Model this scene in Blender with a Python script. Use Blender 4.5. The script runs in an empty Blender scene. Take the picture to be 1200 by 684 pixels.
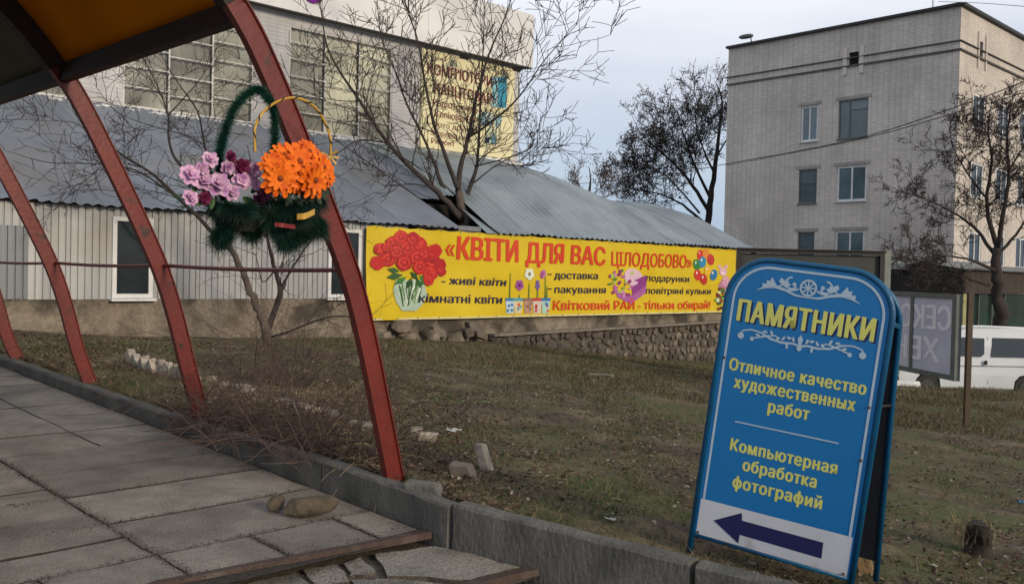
import bpy, math, random, bisect
import numpy as np
from mathutils import Vector, noise
from mathutils.geometry import tessellate_polygon
import bmesh
random.seed(7); rng = np.random.default_rng(7)
scene = bpy.context.scene
COL = scene.collection
# ------------------------------------------------------------------ camera
FPX = 1080.0
PITCH, ROLL = math.radians(1.2), math.radians(1.3)
EYE = Vector((0, 0, 1.2))
cF = Vector((0, math.cos(PITCH), -math.sin(PITCH)))
_u0 = Vector((0, math.sin(PITCH), math.cos(PITCH)))
cR = Vector((1, 0, 0)) * math.cos(ROLL) + _u0 * math.sin(ROLL)
cU = _u0 * math.cos(ROLL) - Vector((1, 0, 0)) * math.sin(ROLL)
cam = bpy.data.cameras.new('camera'); camo = bpy.data.objects.new('camera', cam); COL.objects.link(camo)
from mathutils import Matrix
camo.matrix_world = Matrix(((cR.x, cU.x, -cF.x, EYE.x), (cR.y, cU.y, -cF.y, EYE.y), (cR.z, cU.z, -cF.z, EYE.z), (0, 0, 0, 1)))
cam.sensor_width = 36; cam.lens = 36 * FPX / 1200; cam.clip_end = 3000; cam.clip_start = 0.05
scene.camera = camo
# ------------------------------------------------------------------ world
SUN_AZ, SUN_EL = 134, 19
w = bpy.data.worlds.new('World'); scene.world = w; w.use_nodes = True
nt = w.node_tree; nt.nodes.clear()
def N(nt, t, **k):
    n = nt.nodes.new(t)
    for a, b in k.items():
        if a.startswith('i_'): n.inputs[a[2:].replace('_', ' ')].default_value = b
        else: setattr(n, a, b)
    return n
out = N(nt, 'ShaderNodeOutputWorld'); bg = N(nt, 'ShaderNodeBackground'); bg.inputs[1].default_value = 0.1
sky = N(nt, 'ShaderNodeTexSky', sky_type='NISHITA', sun_disc=False)
sky.sun_elevation = math.radians(SUN_EL); sky.sun_rotation = math.radians(SUN_AZ)
tc = N(nt, 'ShaderNodeTexCoord'); sep = N(nt, 'ShaderNodeSeparateXYZ')
mp = N(nt, 'ShaderNodeMapping'); mp.inputs['Scale'].default_value = (1, 1, 3.2)
n1 = N(nt, 'ShaderNodeTexNoise'); n1.inputs['Scale'].default_value = 2.1; n1.inputs['Detail'].default_value = 7; n1.inputs['Roughness'].default_value = 0.55
add = N(nt, 'ShaderNodeMath', operation='MULTIPLY_ADD'); add.inputs[1].default_value = 0.26
ramp = N(nt, 'ShaderNodeValToRGB')
el = ramp.color_ramp.elements
el[0].position = 0.0; el[0].color = (.235, .335, .47, 1)
el[1].position = 0.55; el[1].color = (.60, .61, .65, 1)
for p_, c_ in ((.14, (.275, .36, .485, 1)), (.22, (.36, .43, .53, 1)), (.32, (.47, .51, .59, 1)), (.42, (.66, .67, .72, 1)), (.8, (.42, .45, .50, 1))):
    e = el.new(p_); e.color = c_
mul = N(nt, 'ShaderNodeVectorMath', operation='SCALE'); mul.inputs['Scale'].default_value = 11.4
mix = N(nt, 'ShaderNodeMix', data_type='RGBA'); mix.inputs[0].default_value = 0.9
L = nt.links.new
L(tc.outputs['Generated'], mp.inputs[0]); L(mp.outputs[0], n1.inputs['Vector']); L(tc.outputs['Generated'], sep.inputs[0])
L(n1.outputs['Fac'], add.inputs[0]); L(sep.outputs['Z'], add.inputs[2]); L(add.outputs[0], ramp.inputs[0])
L(ramp.outputs[0], mul.inputs[0]); L(sky.outputs[0], mix.inputs[6]); L(mul.outputs[0], mix.inputs[7])
L(mix.outputs[2], bg.inputs[0]); L(bg.outputs[0], out.inputs[0])
sun = bpy.data.lights.new('sun', 'SUN'); sun.energy = 1.75; sun.angle = math.radians(11); sun.color = (1, .82, .58)
suno = bpy.data.objects.new('sun', sun); COL.objects.link(suno)
sd = Vector((math.sin(math.radians(SUN_AZ)) * math.cos(math.radians(SUN_EL)), math.cos(math.radians(SUN_AZ)) * math.cos(math.radians(SUN_EL)), math.sin(math.radians(SUN_EL))))
suno.rotation_euler = sd.to_track_quat('Z', 'Y').to_euler()
vs = scene.view_settings; vs.view_transform = 'Standard'; vs.look = 'None'; vs.exposure = 0.36; vs.gamma = 1
scene.cycles.use_denoising = True; scene.cycles.max_bounces = 6; scene.cycles.transparent_max_bounces = 12
# ------------------------------------------------------------------ projection helpers (photo pixel -> place in the world)
def ray(x, y): return cF + cR * ((x - 600) / FPX) + cU * ((342 - y) / FPX)
def on_z(x, y, z): d = ray(x, y); return EYE + d * ((z - EYE.z) / d.z)
def on_pl(x, y, P, n): d = ray(x, y); return EYE + d * ((P - EYE).dot(n) / d.dot(n))
def at_d(x, y, Y): d = ray(x, y); return EYE + d * (Y / d.y)
def az(a): a = math.radians(a); return Vector((math.sin(a), math.cos(a), 0))
Z = Vector((0, 0, 1))
E_, D_ = az(46.5), az(-43.5)          # long building: along its wall, and away behind it
EW, DW = az(44), az(-46)              # walkway: across, and along it
PN = Vector((-.35, 4.38, 0))          # corner of the walkway at the kerb
P0 = at_d(435, 320, 19.8); P0.z = 0   # banner's left end on the long wall
def wl(s, w_, z): return P0 + E_ * s + D_ * w_ + Z * z
def wk(u, v, z): return PN + EW * u + DW * v + Z * z
# ------------------------------------------------------------------ materials
def srgb(h):
    h = h.lstrip('#'); c = [int(h[i:i+2], 16) / 255 for i in (0, 2, 4)]
    return tuple(((x / 12.92) if x <= .04045 else ((x + .055) / 1.055) ** 2.4) for x in c) + (1,)
def mat(name, c1, c2=None, scale=4, rough=.8, bump=.0, bscale=None, metal=0, spec=.4, detail=6, c3=None, s3=.7, stretch=None, rnd=0, coords='Object', lo=.35, hi=.65, thr3=(.5, .7), grain=0, gs=120):
    m = bpy.data.materials.new(name); m.use_nodes = True; t = m.node_tree
    b = t.nodes['Principled BSDF']; b.inputs['Roughness'].default_value = rough; b.inputs['Metallic'].default_value = metal
    b.inputs['Specular IOR Level'].default_value = spec
    c1 = tuple(c1)[:3] + (1,); c2 = tuple(c2)[:3] + (1,) if c2 else tuple(x * .75 for x in c1[:3]) + (1,)
    tc = N(t, 'ShaderNodeTexCoord'); mp = N(t, 'ShaderNodeMapping')
    if stretch: mp.inputs['Scale'].default_value = stretch
    t.links.new(tc.outputs[coords], mp.inputs[0])
    n = N(t, 'ShaderNodeTexNoise'); n.inputs['Scale'].default_value = scale; n.inputs['Detail'].default_value = detail; n.inputs['Roughness'].default_value = .6
    t.links.new(mp.outputs[0], n.inputs['Vector'])
    r = N(t, 'ShaderNodeMapRange'); r.inputs[1].default_value = lo; r.inputs[2].default_value = hi
    t.links.new(n.outputs['Fac'], r.inputs[0])
    mx = N(t, 'ShaderNodeMix', data_type='RGBA'); mx.inputs[6].default_value = c1; mx.inputs[7].default_value = c2
    t.links.new(r.outputs[0], mx.inputs[0]); col = mx.outputs[2]
    if c3:
        n3 = N(t, 'ShaderNodeTexNoise'); n3.inputs['Scale'].default_value = s3; n3.inputs['Detail'].default_value = 5
        t.links.new(tc.outputs[coords], n3.inputs['Vector'])
        r3 = N(t, 'ShaderNodeMapRange'); r3.inputs[1].default_value = thr3[0]; r3.inputs[2].default_value = thr3[1]
        t.links.new(n3.outputs['Fac'], r3.inputs[0])
        m3 = N(t, 'ShaderNodeMix', data_type='RGBA'); m3.inputs[7].default_value = tuple(c3)[:3] + (1,)
        t.links.new(r3.outputs[0], m3.inputs[0]); t.links.new(col, m3.inputs[6]); col = m3.outputs[2]
    if grain:
        ng = N(t, 'ShaderNodeTexNoise'); ng.inputs['Scale'].default_value = gs; ng.inputs['Detail'].default_value = 3; t.links.new(tc.outputs[coords], ng.inputs['Vector'])
        rg_ = N(t, 'ShaderNodeMapRange'); rg_.inputs[1].default_value = .3; rg_.inputs[2].default_value = .7; rg_.inputs[3].default_value = 1 - grain; rg_.inputs[4].default_value = 1 + grain
        t.links.new(ng.outputs['Fac'], rg_.inputs[0]); sg__ = N(t, 'ShaderNodeVectorMath', operation='SCALE'); t.links.new(col, sg__.inputs[0]); t.links.new(rg_.outputs[0], sg__.inputs['Scale']); col = sg__.outputs[0]
    if rnd:
        oi = N(t, 'ShaderNodeObjectInfo'); rr = N(t, 'ShaderNodeMapRange'); rr.inputs[3].default_value = 1 - rnd; rr.inputs[4].default_value = 1 + rnd
        t.links.new(oi.outputs['Random'], rr.inputs[0]); sc = N(t, 'ShaderNodeVectorMath', operation='SCALE')
        t.links.new(col, sc.inputs[0]); t.links.new(rr.outputs[0], sc.inputs['Scale']); col = sc.outputs[0]
    t.links.new(col, b.inputs['Base Color'])
    if bump:
        nb = N(t, 'ShaderNodeTexNoise'); nb.inputs['Scale'].default_value = bscale or scale * 4; nb.inputs['Detail'].default_value = 6
        t.links.new(mp.outputs[0], nb.inputs['Vector'])
        bp = N(t, 'ShaderNodeBump'); bp.inputs['Strength'].default_value = bump; bp.inputs['Distance'].default_value = .02
        t.links.new(nb.outputs['Fac'], bp.inputs['Height']); t.links.new(bp.outputs[0], b.inputs['Normal'])
    return m
def attr_mat(name, rough=.85, trans=0):
    m = bpy.data.materials.new(name); m.use_nodes = True; t = m.node_tree; b = t.nodes['Principled BSDF']
    b.inputs['Roughness'].default_value = rough; b.inputs['Specular IOR Level'].default_value = .2
    a = N(t, 'ShaderNodeAttribute', attribute_name='Col'); t.links.new(a.outputs['Color'], b.inputs['Base Color'])
    return m
M = {}
M['conc'] = mat('walk_concrete', (.27, .246, .218), (.185, .168, .148), 5, .9, .7, 90, c3=(.115, .103, .09), s3=2.3, thr3=(.48, .74), rnd=.16, grain=.22, gs=110)
M['conc_pale'] = mat('pale_concrete', (.30, .28, .245), (.21, .195, .17), 5, .9, .6, 70, c3=(.10, .095, .08), s3=2.2, rnd=.1, grain=.35, gs=90)
M['joint'] = mat('joint_grit', (.05, .043, .036), (.026, .022, .019), 20, .95, .8, 60)
M['kerb'] = mat('kerb_concrete', (.135, .13, .115), (.08, .077, .07), 4, .9, .6, 50, stretch=(1, 1, .5), c3=(.045, .05, .045), s3=2.5, rnd=.12, grain=.18, gs=90)
M['kerb_pale'] = mat('kerb_concrete_pale', (.17, .162, .145), (.10, .096, .086), 6, .9, .6, 50, stretch=(1, 1, .4), c3=(.065, .065, .06), s3=3.0, rnd=.1, grain=.18, gs=90)
M['rust'] = mat('rusty_steel', (.085, .05, .04), (.05, .033, .028), 14, .75, .5, 60, c3=(.13, .11, .095), s3=5)
M['red'] = mat('red_paint', (.165, .020, .014), (.12, .016, .012), 2.5, .42, .12, 30, spec=.5, c3=(.045, .022, .016), s3=9, thr3=(.62, .70), grain=.12, gs=40)
M['redpipe'] = mat('dark_red_paint', (.17, .03, .028), (.10, .022, .02), 9, .5, .15, 40)
M['canopydark'] = mat('canopy_beam_and_shade', (.022, .012, .010), (.014, .009, .008), 5, .6, .1)  # beam red darkened to near black; on the rib sleeves it paints shade
M['plaster'] = mat('plinth_plaster', (.235, .20, .158), (.115, .095, .074), 2.2, .95, .9, 11, c3=(.06, .05, .04), s3=1.3, thr3=(.5, .62), grain=.2, gs=18)
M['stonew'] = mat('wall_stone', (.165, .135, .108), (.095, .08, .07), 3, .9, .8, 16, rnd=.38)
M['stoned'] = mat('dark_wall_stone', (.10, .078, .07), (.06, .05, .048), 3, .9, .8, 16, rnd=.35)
M['mortar'] = mat('rubble_mortar', (.12, .105, .088), (.07, .06, .05), 8, .95, .8, 30)
M['coping'] = mat('coping_concrete', (.23, .20, .17), (.15, .13, .11), 6, .9, .5, 30)
M['sheet'] = mat('metal_sheet', (.40, .41, .42), (.29, .30, .315), 2.2, .48, .06, 12, metal=.25, stretch=(1, 1, .12), c3=(.27, .255, .235), s3=.8, rnd=.10)
M['sheetd'] = mat('metal_sheet_darker', (.21, .225, .25), (.15, .165, .185), 2.5, .5, .06, 12, metal=.25, stretch=(1, 1, .12))
M['roof'] = mat('roof_metal', (.225, .255, .31), (.18, .205, .255), 1.1, .5, .08, 10, metal=.3, c3=(.21, .21, .215), s3=.45, rnd=.07)
M['roofr'] = mat('roof_metal_right', (.30, .35, .385), (.235, .28, .315), 1.3, .45, .08, 10, metal=.3, c3=(.16, .18, .20), s3=.6, rnd=.07)
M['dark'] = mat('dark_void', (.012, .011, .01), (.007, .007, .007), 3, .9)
M['greywall'] = mat('grey_wall', (.55, .395, .40), (.32, .315, .325), .7, .9, .25, 14, c3=(.26, .255, .265), s3=.35)
M['fascia'] = mat('fascia_panel', (.74, .745, .76), (.66, .665, .68), .5, .6, .05, 6, c3=(.58, .58, .59), s3=.25)
M['snow'] = mat('flashing_white', (.80, .81, .82), (.36, .37, .38), 3, .6, .4, 12)
M['whiteframe'] = mat('white_plastic_frame', (.70, .71, .72), (.58, .59, .6), 3, .4)
M['whitebar'] = mat('white_painted_bar', (.62, .62, .60), (.48, .48, .46), 3, .5)
M['curtain'] = mat('curtain', (.56, .56, .55), (.40, .40, .40), .8, .9, c3=(.17, .17, .16), s3=.6, rnd=.25)
M['blind'] = mat('pale_blind', (.85, .84, .76), (.70, .69, .62), .6, .9, c3=(.26, .25, .21), s3=.5, rnd=.2)
M['dglass'] = mat('dark_window_glass', (.022, .032, .036), (.012, .016, .018), 1.2, .08, spec=.45)
M['bglass'] = mat('bluish_window_glass', (.10, .155, .185), (.05, .085, .105), .7, .08, spec=.9, rnd=.35)
M['brown'] = mat('brown_post', (.075, .05, .03), (.05, .032, .02), 5, .6, .2)
M['greymetal'] = mat('grey_green_metal', (.13, .15, .14), (.09, .105, .10), 4, .5, .1)
M['lilac'] = mat('lilac_back', (.50, .50, .62), (.42, .42, .54), 1.5, .5, c3=(.55, .55, .64), s3=1.1)
M['lilac_l'] = mat('lilac_letters', (.74, .72, .76), (.66, .64, .7), 2, .6)
M['boardgreen'] = mat('board_green', (.042, .047, .043), (.026, .03, .028), 2, .6, .1)
M['black'] = mat('black_paint', (.014, .014, .014), (.02, .018, .017), 4, .5)
M['blue'] = mat('blue_film', (.003, .165, .45), (.003, .148, .41), 1.5, .35, spec=.45)
M['bluetube'] = mat('blue_tube', (.004, .105, .235), (.006, .07, .165), 5, .35, .15, 40, c3=(.03, .04, .06), s3=9, thr3=(.6, .72))
M['pale'] = mat('pale_blue_print', (.42, .55, .66), (.38, .5, .62), 3, .4)
M['yel'] = mat('yellow_print', (.68, .68, .17), (.62, .62, .15), 6, .45)
M['navysh'] = mat('navy_print', (.01, .012, .09), (.012, .014, .08), 3, .4)
M['whitepr'] = mat('white_print', (.58, .60, .65), (.52, .54, .6), 3, .4, c3=(.30, .3, .33), s3=6, thr3=(.62, .8))
M['rock'] = mat('loose_rock', (.12, .095, .065), (.07, .055, .04), 9, .95, .9, 30, c3=(.05, .05, .035), s3=6)
M['ochre'] = mat('ochre_rock', (.30, .21, .11), (.19, .13, .07), 7, .95, .8, 30)
M['edging'] = mat('whitewashed_brick', (.42, .375, .31), (.20, .17, .14), 9, .95, .7, 30, c3=(.13, .11, .09), s3=7, rnd=.2)
M['bark'] = mat('bark', (.135, .11, .09), (.07, .055, .046), 6, .95, .8, 40, stretch=(1, 1, .3))
M['barkd'] = mat('dark_bark', (.05, .038, .034), (.03, .024, .022), 6, .95, .5, 40)
M['vine'] = mat('vine_twig', (.10, .066, .055), (.055, .038, .032), 5, .9)
M['straw'] = mat('straw', (.36, .27, .16), (.22, .16, .095), 3, .9)
M['seed'] = mat('seed_cluster', (.085, .058, .052), (.045, .034, .032), 2, .95)
M['white'] = mat('van_paint', (.62, .65, .69), (.56, .59, .63), .8, .25, spec=.5, c3=(.40, .41, .41), s3=.7, thr3=(.6, .9))
M['rubber'] = mat('rubber', (.02, .02, .02), (.03, .03, .03), 5, .8)
M['chrome'] = mat('dull_steel', (.3, .3, .31), (.2, .2, .21), 5, .35, metal=.8)
M['asph'] = mat('asphalt', (.055, .053, .05), (.04, .038, .036), 2, .9, .4, 40)
M['brickw'] = None
M['kioskdark'] = mat('kiosk_band', (.022, .018, .017), (.013, .011, .011), 2, .7)
M['kioskbrown'] = mat('kiosk_slats', (.062, .045, .034), (.035, .026, .02), 2, .8)
M['yellowpl'] = mat('yellow_plaster', (.36, .34, .17), (.27, .26, .13), 2, .9, .2, 20)
M['orange'] = mat('orange_petal', (.86, .20, .012), (.55, .075, .005), 26, .6, spec=.2, rnd=.12)
M['orangec'] = mat('orange_centre', (.30, .06, .01), (.18, .04, .01), 30, .8)
M['pinkp'] = mat('pink_petal', (.40, .17, .42), (.72, .50, .62), 34, .6, spec=.2, rnd=.15)
M['magenta'] = mat('magenta_petal', (.16, .008, .06), (.09, .005, .035), 14, .6, rnd=.1)
M['needle'] = mat('tinsel_green', (.006, .075, .05), (.004, .035, .026), 10, .45)
M['needled'] = mat('tinsel_dark_green', (.004, .026, .018), (.003, .014, .011), 10, .55)
M['leaf'] = mat('fabric_leaf', (.035, .12, .02), (.02, .07, .015), 10, .6)
M['gold'] = mat('gold_ribbon', (.62, .36, .04), (.42, .22, .02), 12, .35, spec=.6)
M['redrib'] = mat('red_ribbon', (.25, .02, .015), (.15, .012, .01), 12, .5)
M['wicker'] = mat('dark_wicker', (.012, .014, .008), (.008, .009, .006), 20, .8, .6, 60)
M['wood'] = mat('burnt_stump', (.022, .018, .014), (.04, .032, .022), 9, .95, .9, 30)
def brick_mat(name, ca, cb, mort, wscale=1.0):
    m = bpy.data.materials.new(name); m.use_nodes = True; t = m.node_tree; b = t.nodes['Principled BSDF']; b.inputs['Roughness'].default_value = .9
    uv = N(t, 'ShaderNodeTexCoord'); br = N(t, 'ShaderNodeTexBrick', offset=0.0, squash=1.0)
    br.inputs['Scale'].default_value = 1; br.inputs['Brick Width'].default_value = .26; br.inputs['Row Height'].default_value = .10
    br.inputs['Mortar Size'].default_value = .013; br.inputs['Mortar Smooth'].default_value = .3; br.inputs['Bias'].default_value = 0
    br.inputs['Color1'].default_value = ca + (1,); br.inputs['Color2'].default_value = cb + (1,); br.inputs['Mortar'].default_value = mort + (1,)
    nw = N(t, 'ShaderNodeTexNoise'); nw.inputs['Scale'].default_value = .7; nw.inputs['Detail'].default_value = 3
    t.links.new(uv.outputs['UV'], nw.inputs['Vector'])
    dis = N(t, 'ShaderNodeVectorMath', operation='MULTIPLY_ADD'); dis.inputs[1].default_value = (.05, .05, 0)
    t.links.new(nw.outputs['Color'], dis.inputs[0]); t.links.new(uv.outputs['UV'], dis.inputs[2]); t.links.new(dis.outputs[0], br.inputs['Vector'])
    n = N(t, 'ShaderNodeTexNoise'); n.inputs['Scale'].default_value = .45; n.inputs['Detail'].default_value = 8; t.links.new(uv.outputs['UV'], n.inputs['Vector'])
    r = N(t, 'ShaderNodeMapRange'); r.inputs[1].default_value = .3; r.inputs[2].default_value = .7; r.inputs[3].default_value = .80; r.inputs[4].default_value = 1.12
    mps = N(t, 'ShaderNodeMapping'); mps.inputs['Scale'].default_value = (2.2, .12, 1); ns = N(t, 'ShaderNodeTexNoise'); ns.inputs['Scale'].default_value = 1.3; ns.inputs['Detail'].default_value = 6
    t.links.new(uv.outputs['UV'], mps.inputs[0]); t.links.new(mps.outputs[0], ns.inputs['Vector'])
    rs_ = N(t, 'ShaderNodeMapRange'); rs_.inputs[1].default_value = .35; rs_.inputs[2].default_value = .7; rs_.inputs[3].default_value = 1.03; rs_.inputs[4].default_value = .91
    t.links.new(ns.outputs['Fac'], rs_.inputs[0]); mm_ = N(t, 'ShaderNodeMath', operation='MULTIPLY'); t.links.new(rs_.outputs[0], mm_.inputs[0])
    t.links.new(n.outputs['Fac'], r.inputs[0]); t.links.new(r.outputs[0], mm_.inputs[1]); sc = N(t, 'ShaderNodeVectorMath', operation='SCALE')
    t.links.new(br.outputs['Color'], sc.inputs[0]); t.links.new(mm_.outputs[0], sc.inputs['Scale'])
    t.links.new(sc.outputs[0], b.inputs['Base Color'])
    bp = N(t, 'ShaderNodeBump'); bp.inputs['Strength'].default_value = .5; bp.inputs['Distance'].default_value = .02; bp.invert = True
    t.links.new(br.outputs['Fac'], bp.inputs['Height']); t.links.new(bp.outputs[0], b.inputs['Normal'])
    return m
M['brickw'] = brick_mat('pale_tile_brick', (.66, .60, .545), (.56, .515, .475), (.42, .385, .36))
M['lint'] = mat('lintel_concrete', (.36, .33, .31), (.28, .26, .25), 3, .9)
M['brickg'] = brick_mat('painted_grey_brick', (.56, .555, .57), (.53, .525, .54), (.49, .485, .495))
def glass_mat():
    m = bpy.data.materials.new('clear_pane'); m.use_nodes = True; t = m.node_tree; t.nodes.clear()
    o = N(t, 'ShaderNodeOutputMaterial'); a = N(t, 'ShaderNodeBsdfTransparent'); g = N(t, 'ShaderNodeBsdfGlossy'); g.inputs['Roughness'].default_value = .03
    a.inputs[0].default_value = (.88, .90, .88, 1)
    lw = N(t, 'ShaderNodeLayerWeight'); lw.inputs[0].default_value = .35; mx = N(t, 'ShaderNodeMixShader')
    t.links.new(lw.outputs['Fresnel'], mx.inputs[0]); t.links.new(a.outputs[0], mx.inputs[1]); t.links.new(g.outputs[0], mx.inputs[2]); t.links.new(mx.outputs[0], o.inputs[0])
    return m
M['pane'] = glass_mat()
def poly_mat(name, col, k):
    m = bpy.data.materials.new(name); m.use_nodes = True; t = m.node_tree; t.nodes.clear()
    o = N(t, 'ShaderNodeOutputMaterial'); a = N(t, 'ShaderNodeBsdfTranslucent'); d = N(t, 'ShaderNodeBsdfDiffuse'); mx = N(t, 'ShaderNodeMixShader'); mx.inputs[0].default_value = .5
    tc = N(t, 'ShaderNodeTexCoord'); n = N(t, 'ShaderNodeTexNoise'); n.inputs['Scale'].default_value = 1.6; n.inputs['Detail'].default_value = 6
    c = N(t, 'ShaderNodeMix', data_type='RGBA'); c.inputs[6].default_value = col + (1,); c.inputs[7].default_value = tuple(x * k for x in col) + (1,)
    t.links.new(tc.outputs['Object'], n.inputs['Vector']); t.links.new(n.outputs['Fac'], c.inputs[0])
    t.links.new(c.outputs[2], a.inputs[0]); t.links.new(c.outputs[2], d.inputs[0])
    t.links.new(a.outputs[0], mx.inputs[1]); t.links.new(d.outputs[0], mx.inputs[2]); t.links.new(mx.outputs[0], o.inputs[0])
    return m
M['polyy'] = poly_mat('amber_polycarbonate', (.56, .26, .02), .6)
M['polyg'] = poly_mat('grey_polycarbonate', (.19, .19, .155), .6)
# ------------------------------------------------------------------ mesh helpers
ORG = {}
def tag(o, label=None, cat=None, group=None, kind=None):
    if label: o['label'] = label
    if cat: o['category'] = cat
    if group: o['group'] = group
    if kind: o['kind'] = kind
    return o
def thing(name, loc, label, cat, group=None):
    o = bpy.data.objects.new(name, None); o.empty_display_size = .1; COL.objects.link(o); o.location = loc; ORG[o.name] = Vector(loc)
    return tag(o, label, cat, group)
class MB:
    def __init__(s): s.v = []; s.f = []; s.m = []; s.uv = None
    def quad(s, a, b, c, d, m=0): i = len(s.v); s.v += [a, b, c, d]; s.f.append((i, i+1, i+2, i+3)); s.m.append(m); return s
    def tri(s, a, b, c, m=0): i = len(s.v); s.v += [a, b, c]; s.f.append((i, i+1, i+2)); s.m.append(m); return s
    def poly(s, pts, m=0): i = len(s.v); s.v += list(pts); s.f.append(tuple(range(i, i+len(pts)))); s.m.append(m); return s
    def box(s, c, ax, ay, az_, m=0, j=0):
        """c centre; ax, ay, az_ half-extent vectors"""
        i = len(s.v)
        for k in range(8):
            p = c + ax * (1 if k & 1 else -1) + ay * (1 if k & 2 else -1) + az_ * (1 if k & 4 else -1)
            if j: p = p + Vector((random.uniform(-j, j), random.uniform(-j, j), random.uniform(-j, j)))
            s.v.append(p)
        for f in ((0, 2, 3, 1), (4, 5, 7, 6), (0, 1, 5, 4), (2, 6, 7, 3), (0, 4, 6, 2), (1, 3, 7, 5)): s.f.append(tuple(i + q for q in f)); s.m.append(m)
        return s
    def prism(s, pts, d, m=0, m2=None):
        """polygon pts (front) extruded by vector d"""
        n = len(pts); i = len(s.v); s.v += list(pts) + [p + d for p in pts]
        s.f.append(tuple(range(i, i + n))); s.m.append(m)
        s.f.append(tuple(range(i + 2 * n - 1, i + n - 1, -1))); s.m.append(m if m2 is None else m2)
        for k in range(n): s.f.append((i + k, i + n + k, i + n + (k + 1) % n, i + (k + 1) % n)); s.m.append(m if m2 is None else m2)
        return s
    def tube(s, pts, r, n=6, m=0, cap=True):
        if not isinstance(r, (list, tuple)): r = [r] * len(pts)
        i0 = len(s.v); ref = Vector((.13, .37, .92)).normalized()
        for k, p in enumerate(pts):
            t = (pts[min(k + 1, len(pts) - 1)] - pts[max(k - 1, 0)])
            t = t.normalized() if t.length > 1e-9 else Z
            a = t.cross(ref); a = a.normalized() if a.length > 1e-4 else t.orthogonal().normalized(); b = t.cross(a)
            for q in range(n):
                an = 2 * math.pi * q / n; s.v.append(p + (a * math.cos(an) + b * math.sin(an)) * r[k])
        for k in range(len(pts) - 1):
            for q in range(n):
                s.f.append((i0 + k*n + q, i0 + k*n + (q+1) % n, i0 + (k+1)*n + (q+1) % n, i0 + (k+1)*n + q)); s.m.append(m)
        if cap and n > 2:
            s.f.append(tuple(i0 + q for q in reversed(range(n)))); s.m.append(m)
            e = i0 + (len(pts) - 1) * n; s.f.append(tuple(e + q for q in range(n))); s.m.append(m)
        return s
    def rock(s, c, rx, ry, rz, ax=Vector((1, 0, 0)), ay=Vector((0, 1, 0)), az_=Z, rough=.25, n=7, m=0, seed=None, boxy=.6):
        sd = seed if seed is not None else random.random() * 100; i = len(s.v); rows = max(4, n - 2)
        for a in range(rows + 1):
            th = math.pi * a / rows
            for b in range(n):
                ph = 2 * math.pi * b / n + .3 * a
                d = Vector((math.sin(th) * math.cos(ph), math.sin(th) * math.sin(ph), math.cos(th)))
                q = max(abs(d.x), abs(d.y), abs(d.z)); d = d / (q ** boxy)
                k = 1 + rough * noise.noise(d * 1.7 + Vector((sd, sd * .7, 0))) * 1.6
                s.v.append(c + ax * (d.x * rx * k) + ay * (d.y * ry * k) + az_ * (d.z * rz * k))
        for a in range(rows):
            for b in range(n):
                s.f.append((i + a*n + b, i + (a+1)*n + b, i + (a+1)*n + (b+1) % n, i + a*n + (b+1) % n)); s.m.append(m)
        return s
    def hull(s, c, rx, ry, rz, ax=Vector((1, 0, 0)), ay=Vector((0, 1, 0)), az_=Z, n=16, boxy=.6, m=0, rough=.2):
        bm = bmesh.new()
        for k in range(n):
            d = Vector((random.gauss(0, 1), random.gauss(0, 1), random.gauss(0, 1))).normalized()
            if k < 8: d = Vector(((-1) ** k, (-1) ** (k // 2), (-1) ** (k // 4))).normalized() * (.97 if boxy > .7 else .9)
            q = max(abs(d.x), abs(d.y), abs(d.z)); d = d / (q ** boxy) * (1 + rnd(-rough, rough * .4))
            bm.verts.new(ax * (d.x * rx) + ay * (d.y * ry) + az_ * (d.z * rz))
        r_ = bmesh.ops.convex_hull(bm, input=bm.verts[:])
        bmesh.ops.delete(bm, geom=list({g for g in r_['geom_interior'] + r_['geom_unused'] if isinstance(g, bmesh.types.BMVert)}), context='VERTS')
        bmesh.ops.bevel(bm, geom=bm.edges[:], offset=min(rx, ry, rz) * .10, segments=1, affect='EDGES')
        bm.verts.index_update(); i = len(s.v); s.v += [c + v.co for v in bm.verts]
        for f in bm.faces: s.f.append(tuple(i + v.index for v in f.verts)); s.m.append(m)
        bm.free(); return s
    def build(s, name, mats, parent=None, smooth=False, org=None, solid=0, bevel=0):
        if not isinstance(mats, (list, tuple)): mats = [mats]
        if parent is not None: o0 = ORG[parent.name]
        elif org is not None: o0 = Vector(org)
        else:
            xs = [p.x for p in s.v]; ys = [p.y for p in s.v]; o0 = Vector(((min(xs)+max(xs))/2, (min(ys)+max(ys))/2, min(p.z for p in s.v)))
        me = bpy.data.meshes.new(name); me.from_pydata([tuple(p - o0) for p in s.v], [], s.f)
        for mm in mats: me.materials.append(mm)
        me.polygons.foreach_set('material_index', s.m)
        if smooth: me.polygons.foreach_set('use_smooth', [True] * len(s.f))
        if s.uv:
            l = me.uv_layers.new(name='UVMap'); k = 0
            for fi, f in enumerate(s.f):
                for vi in f: l.data[k].uv = s.uv[vi]; k += 1
        me.update()
        ob = bpy.data.objects.new(name, me); COL.objects.link(ob)
        if parent is not None: ob.parent = parent
        else: ob.location = o0
        ORG[ob.name] = o0
        if solid: md = ob.modifiers.new('solid', 'SOLIDIFY'); md.thickness = solid
        if bevel: md = ob.modifiers.new('bevel', 'BEVEL'); md.width = bevel; md.segments = 2; md.limit_method = 'ANGLE'
        return ob
def rnd(a, b): return random.uniform(a, b)
def spline(pts, k=6):
    out = []
    P = [pts[0] * 2 - pts[1]] + list(pts) + [pts[-1] * 2 - pts[-2]]
    for i in range(1, len(P) - 2):
        a, b, c, d = P[i-1], P[i], P[i+1], P[i+2]
        for j in range(k):
            t = j / k; out.append(.5 * ((2*b) + (c-a)*t + (2*a-5*b+4*c-d)*t*t + (3*b-a-3*c+d)*t*t*t))
    out.append(P[-2]); return out
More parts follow.
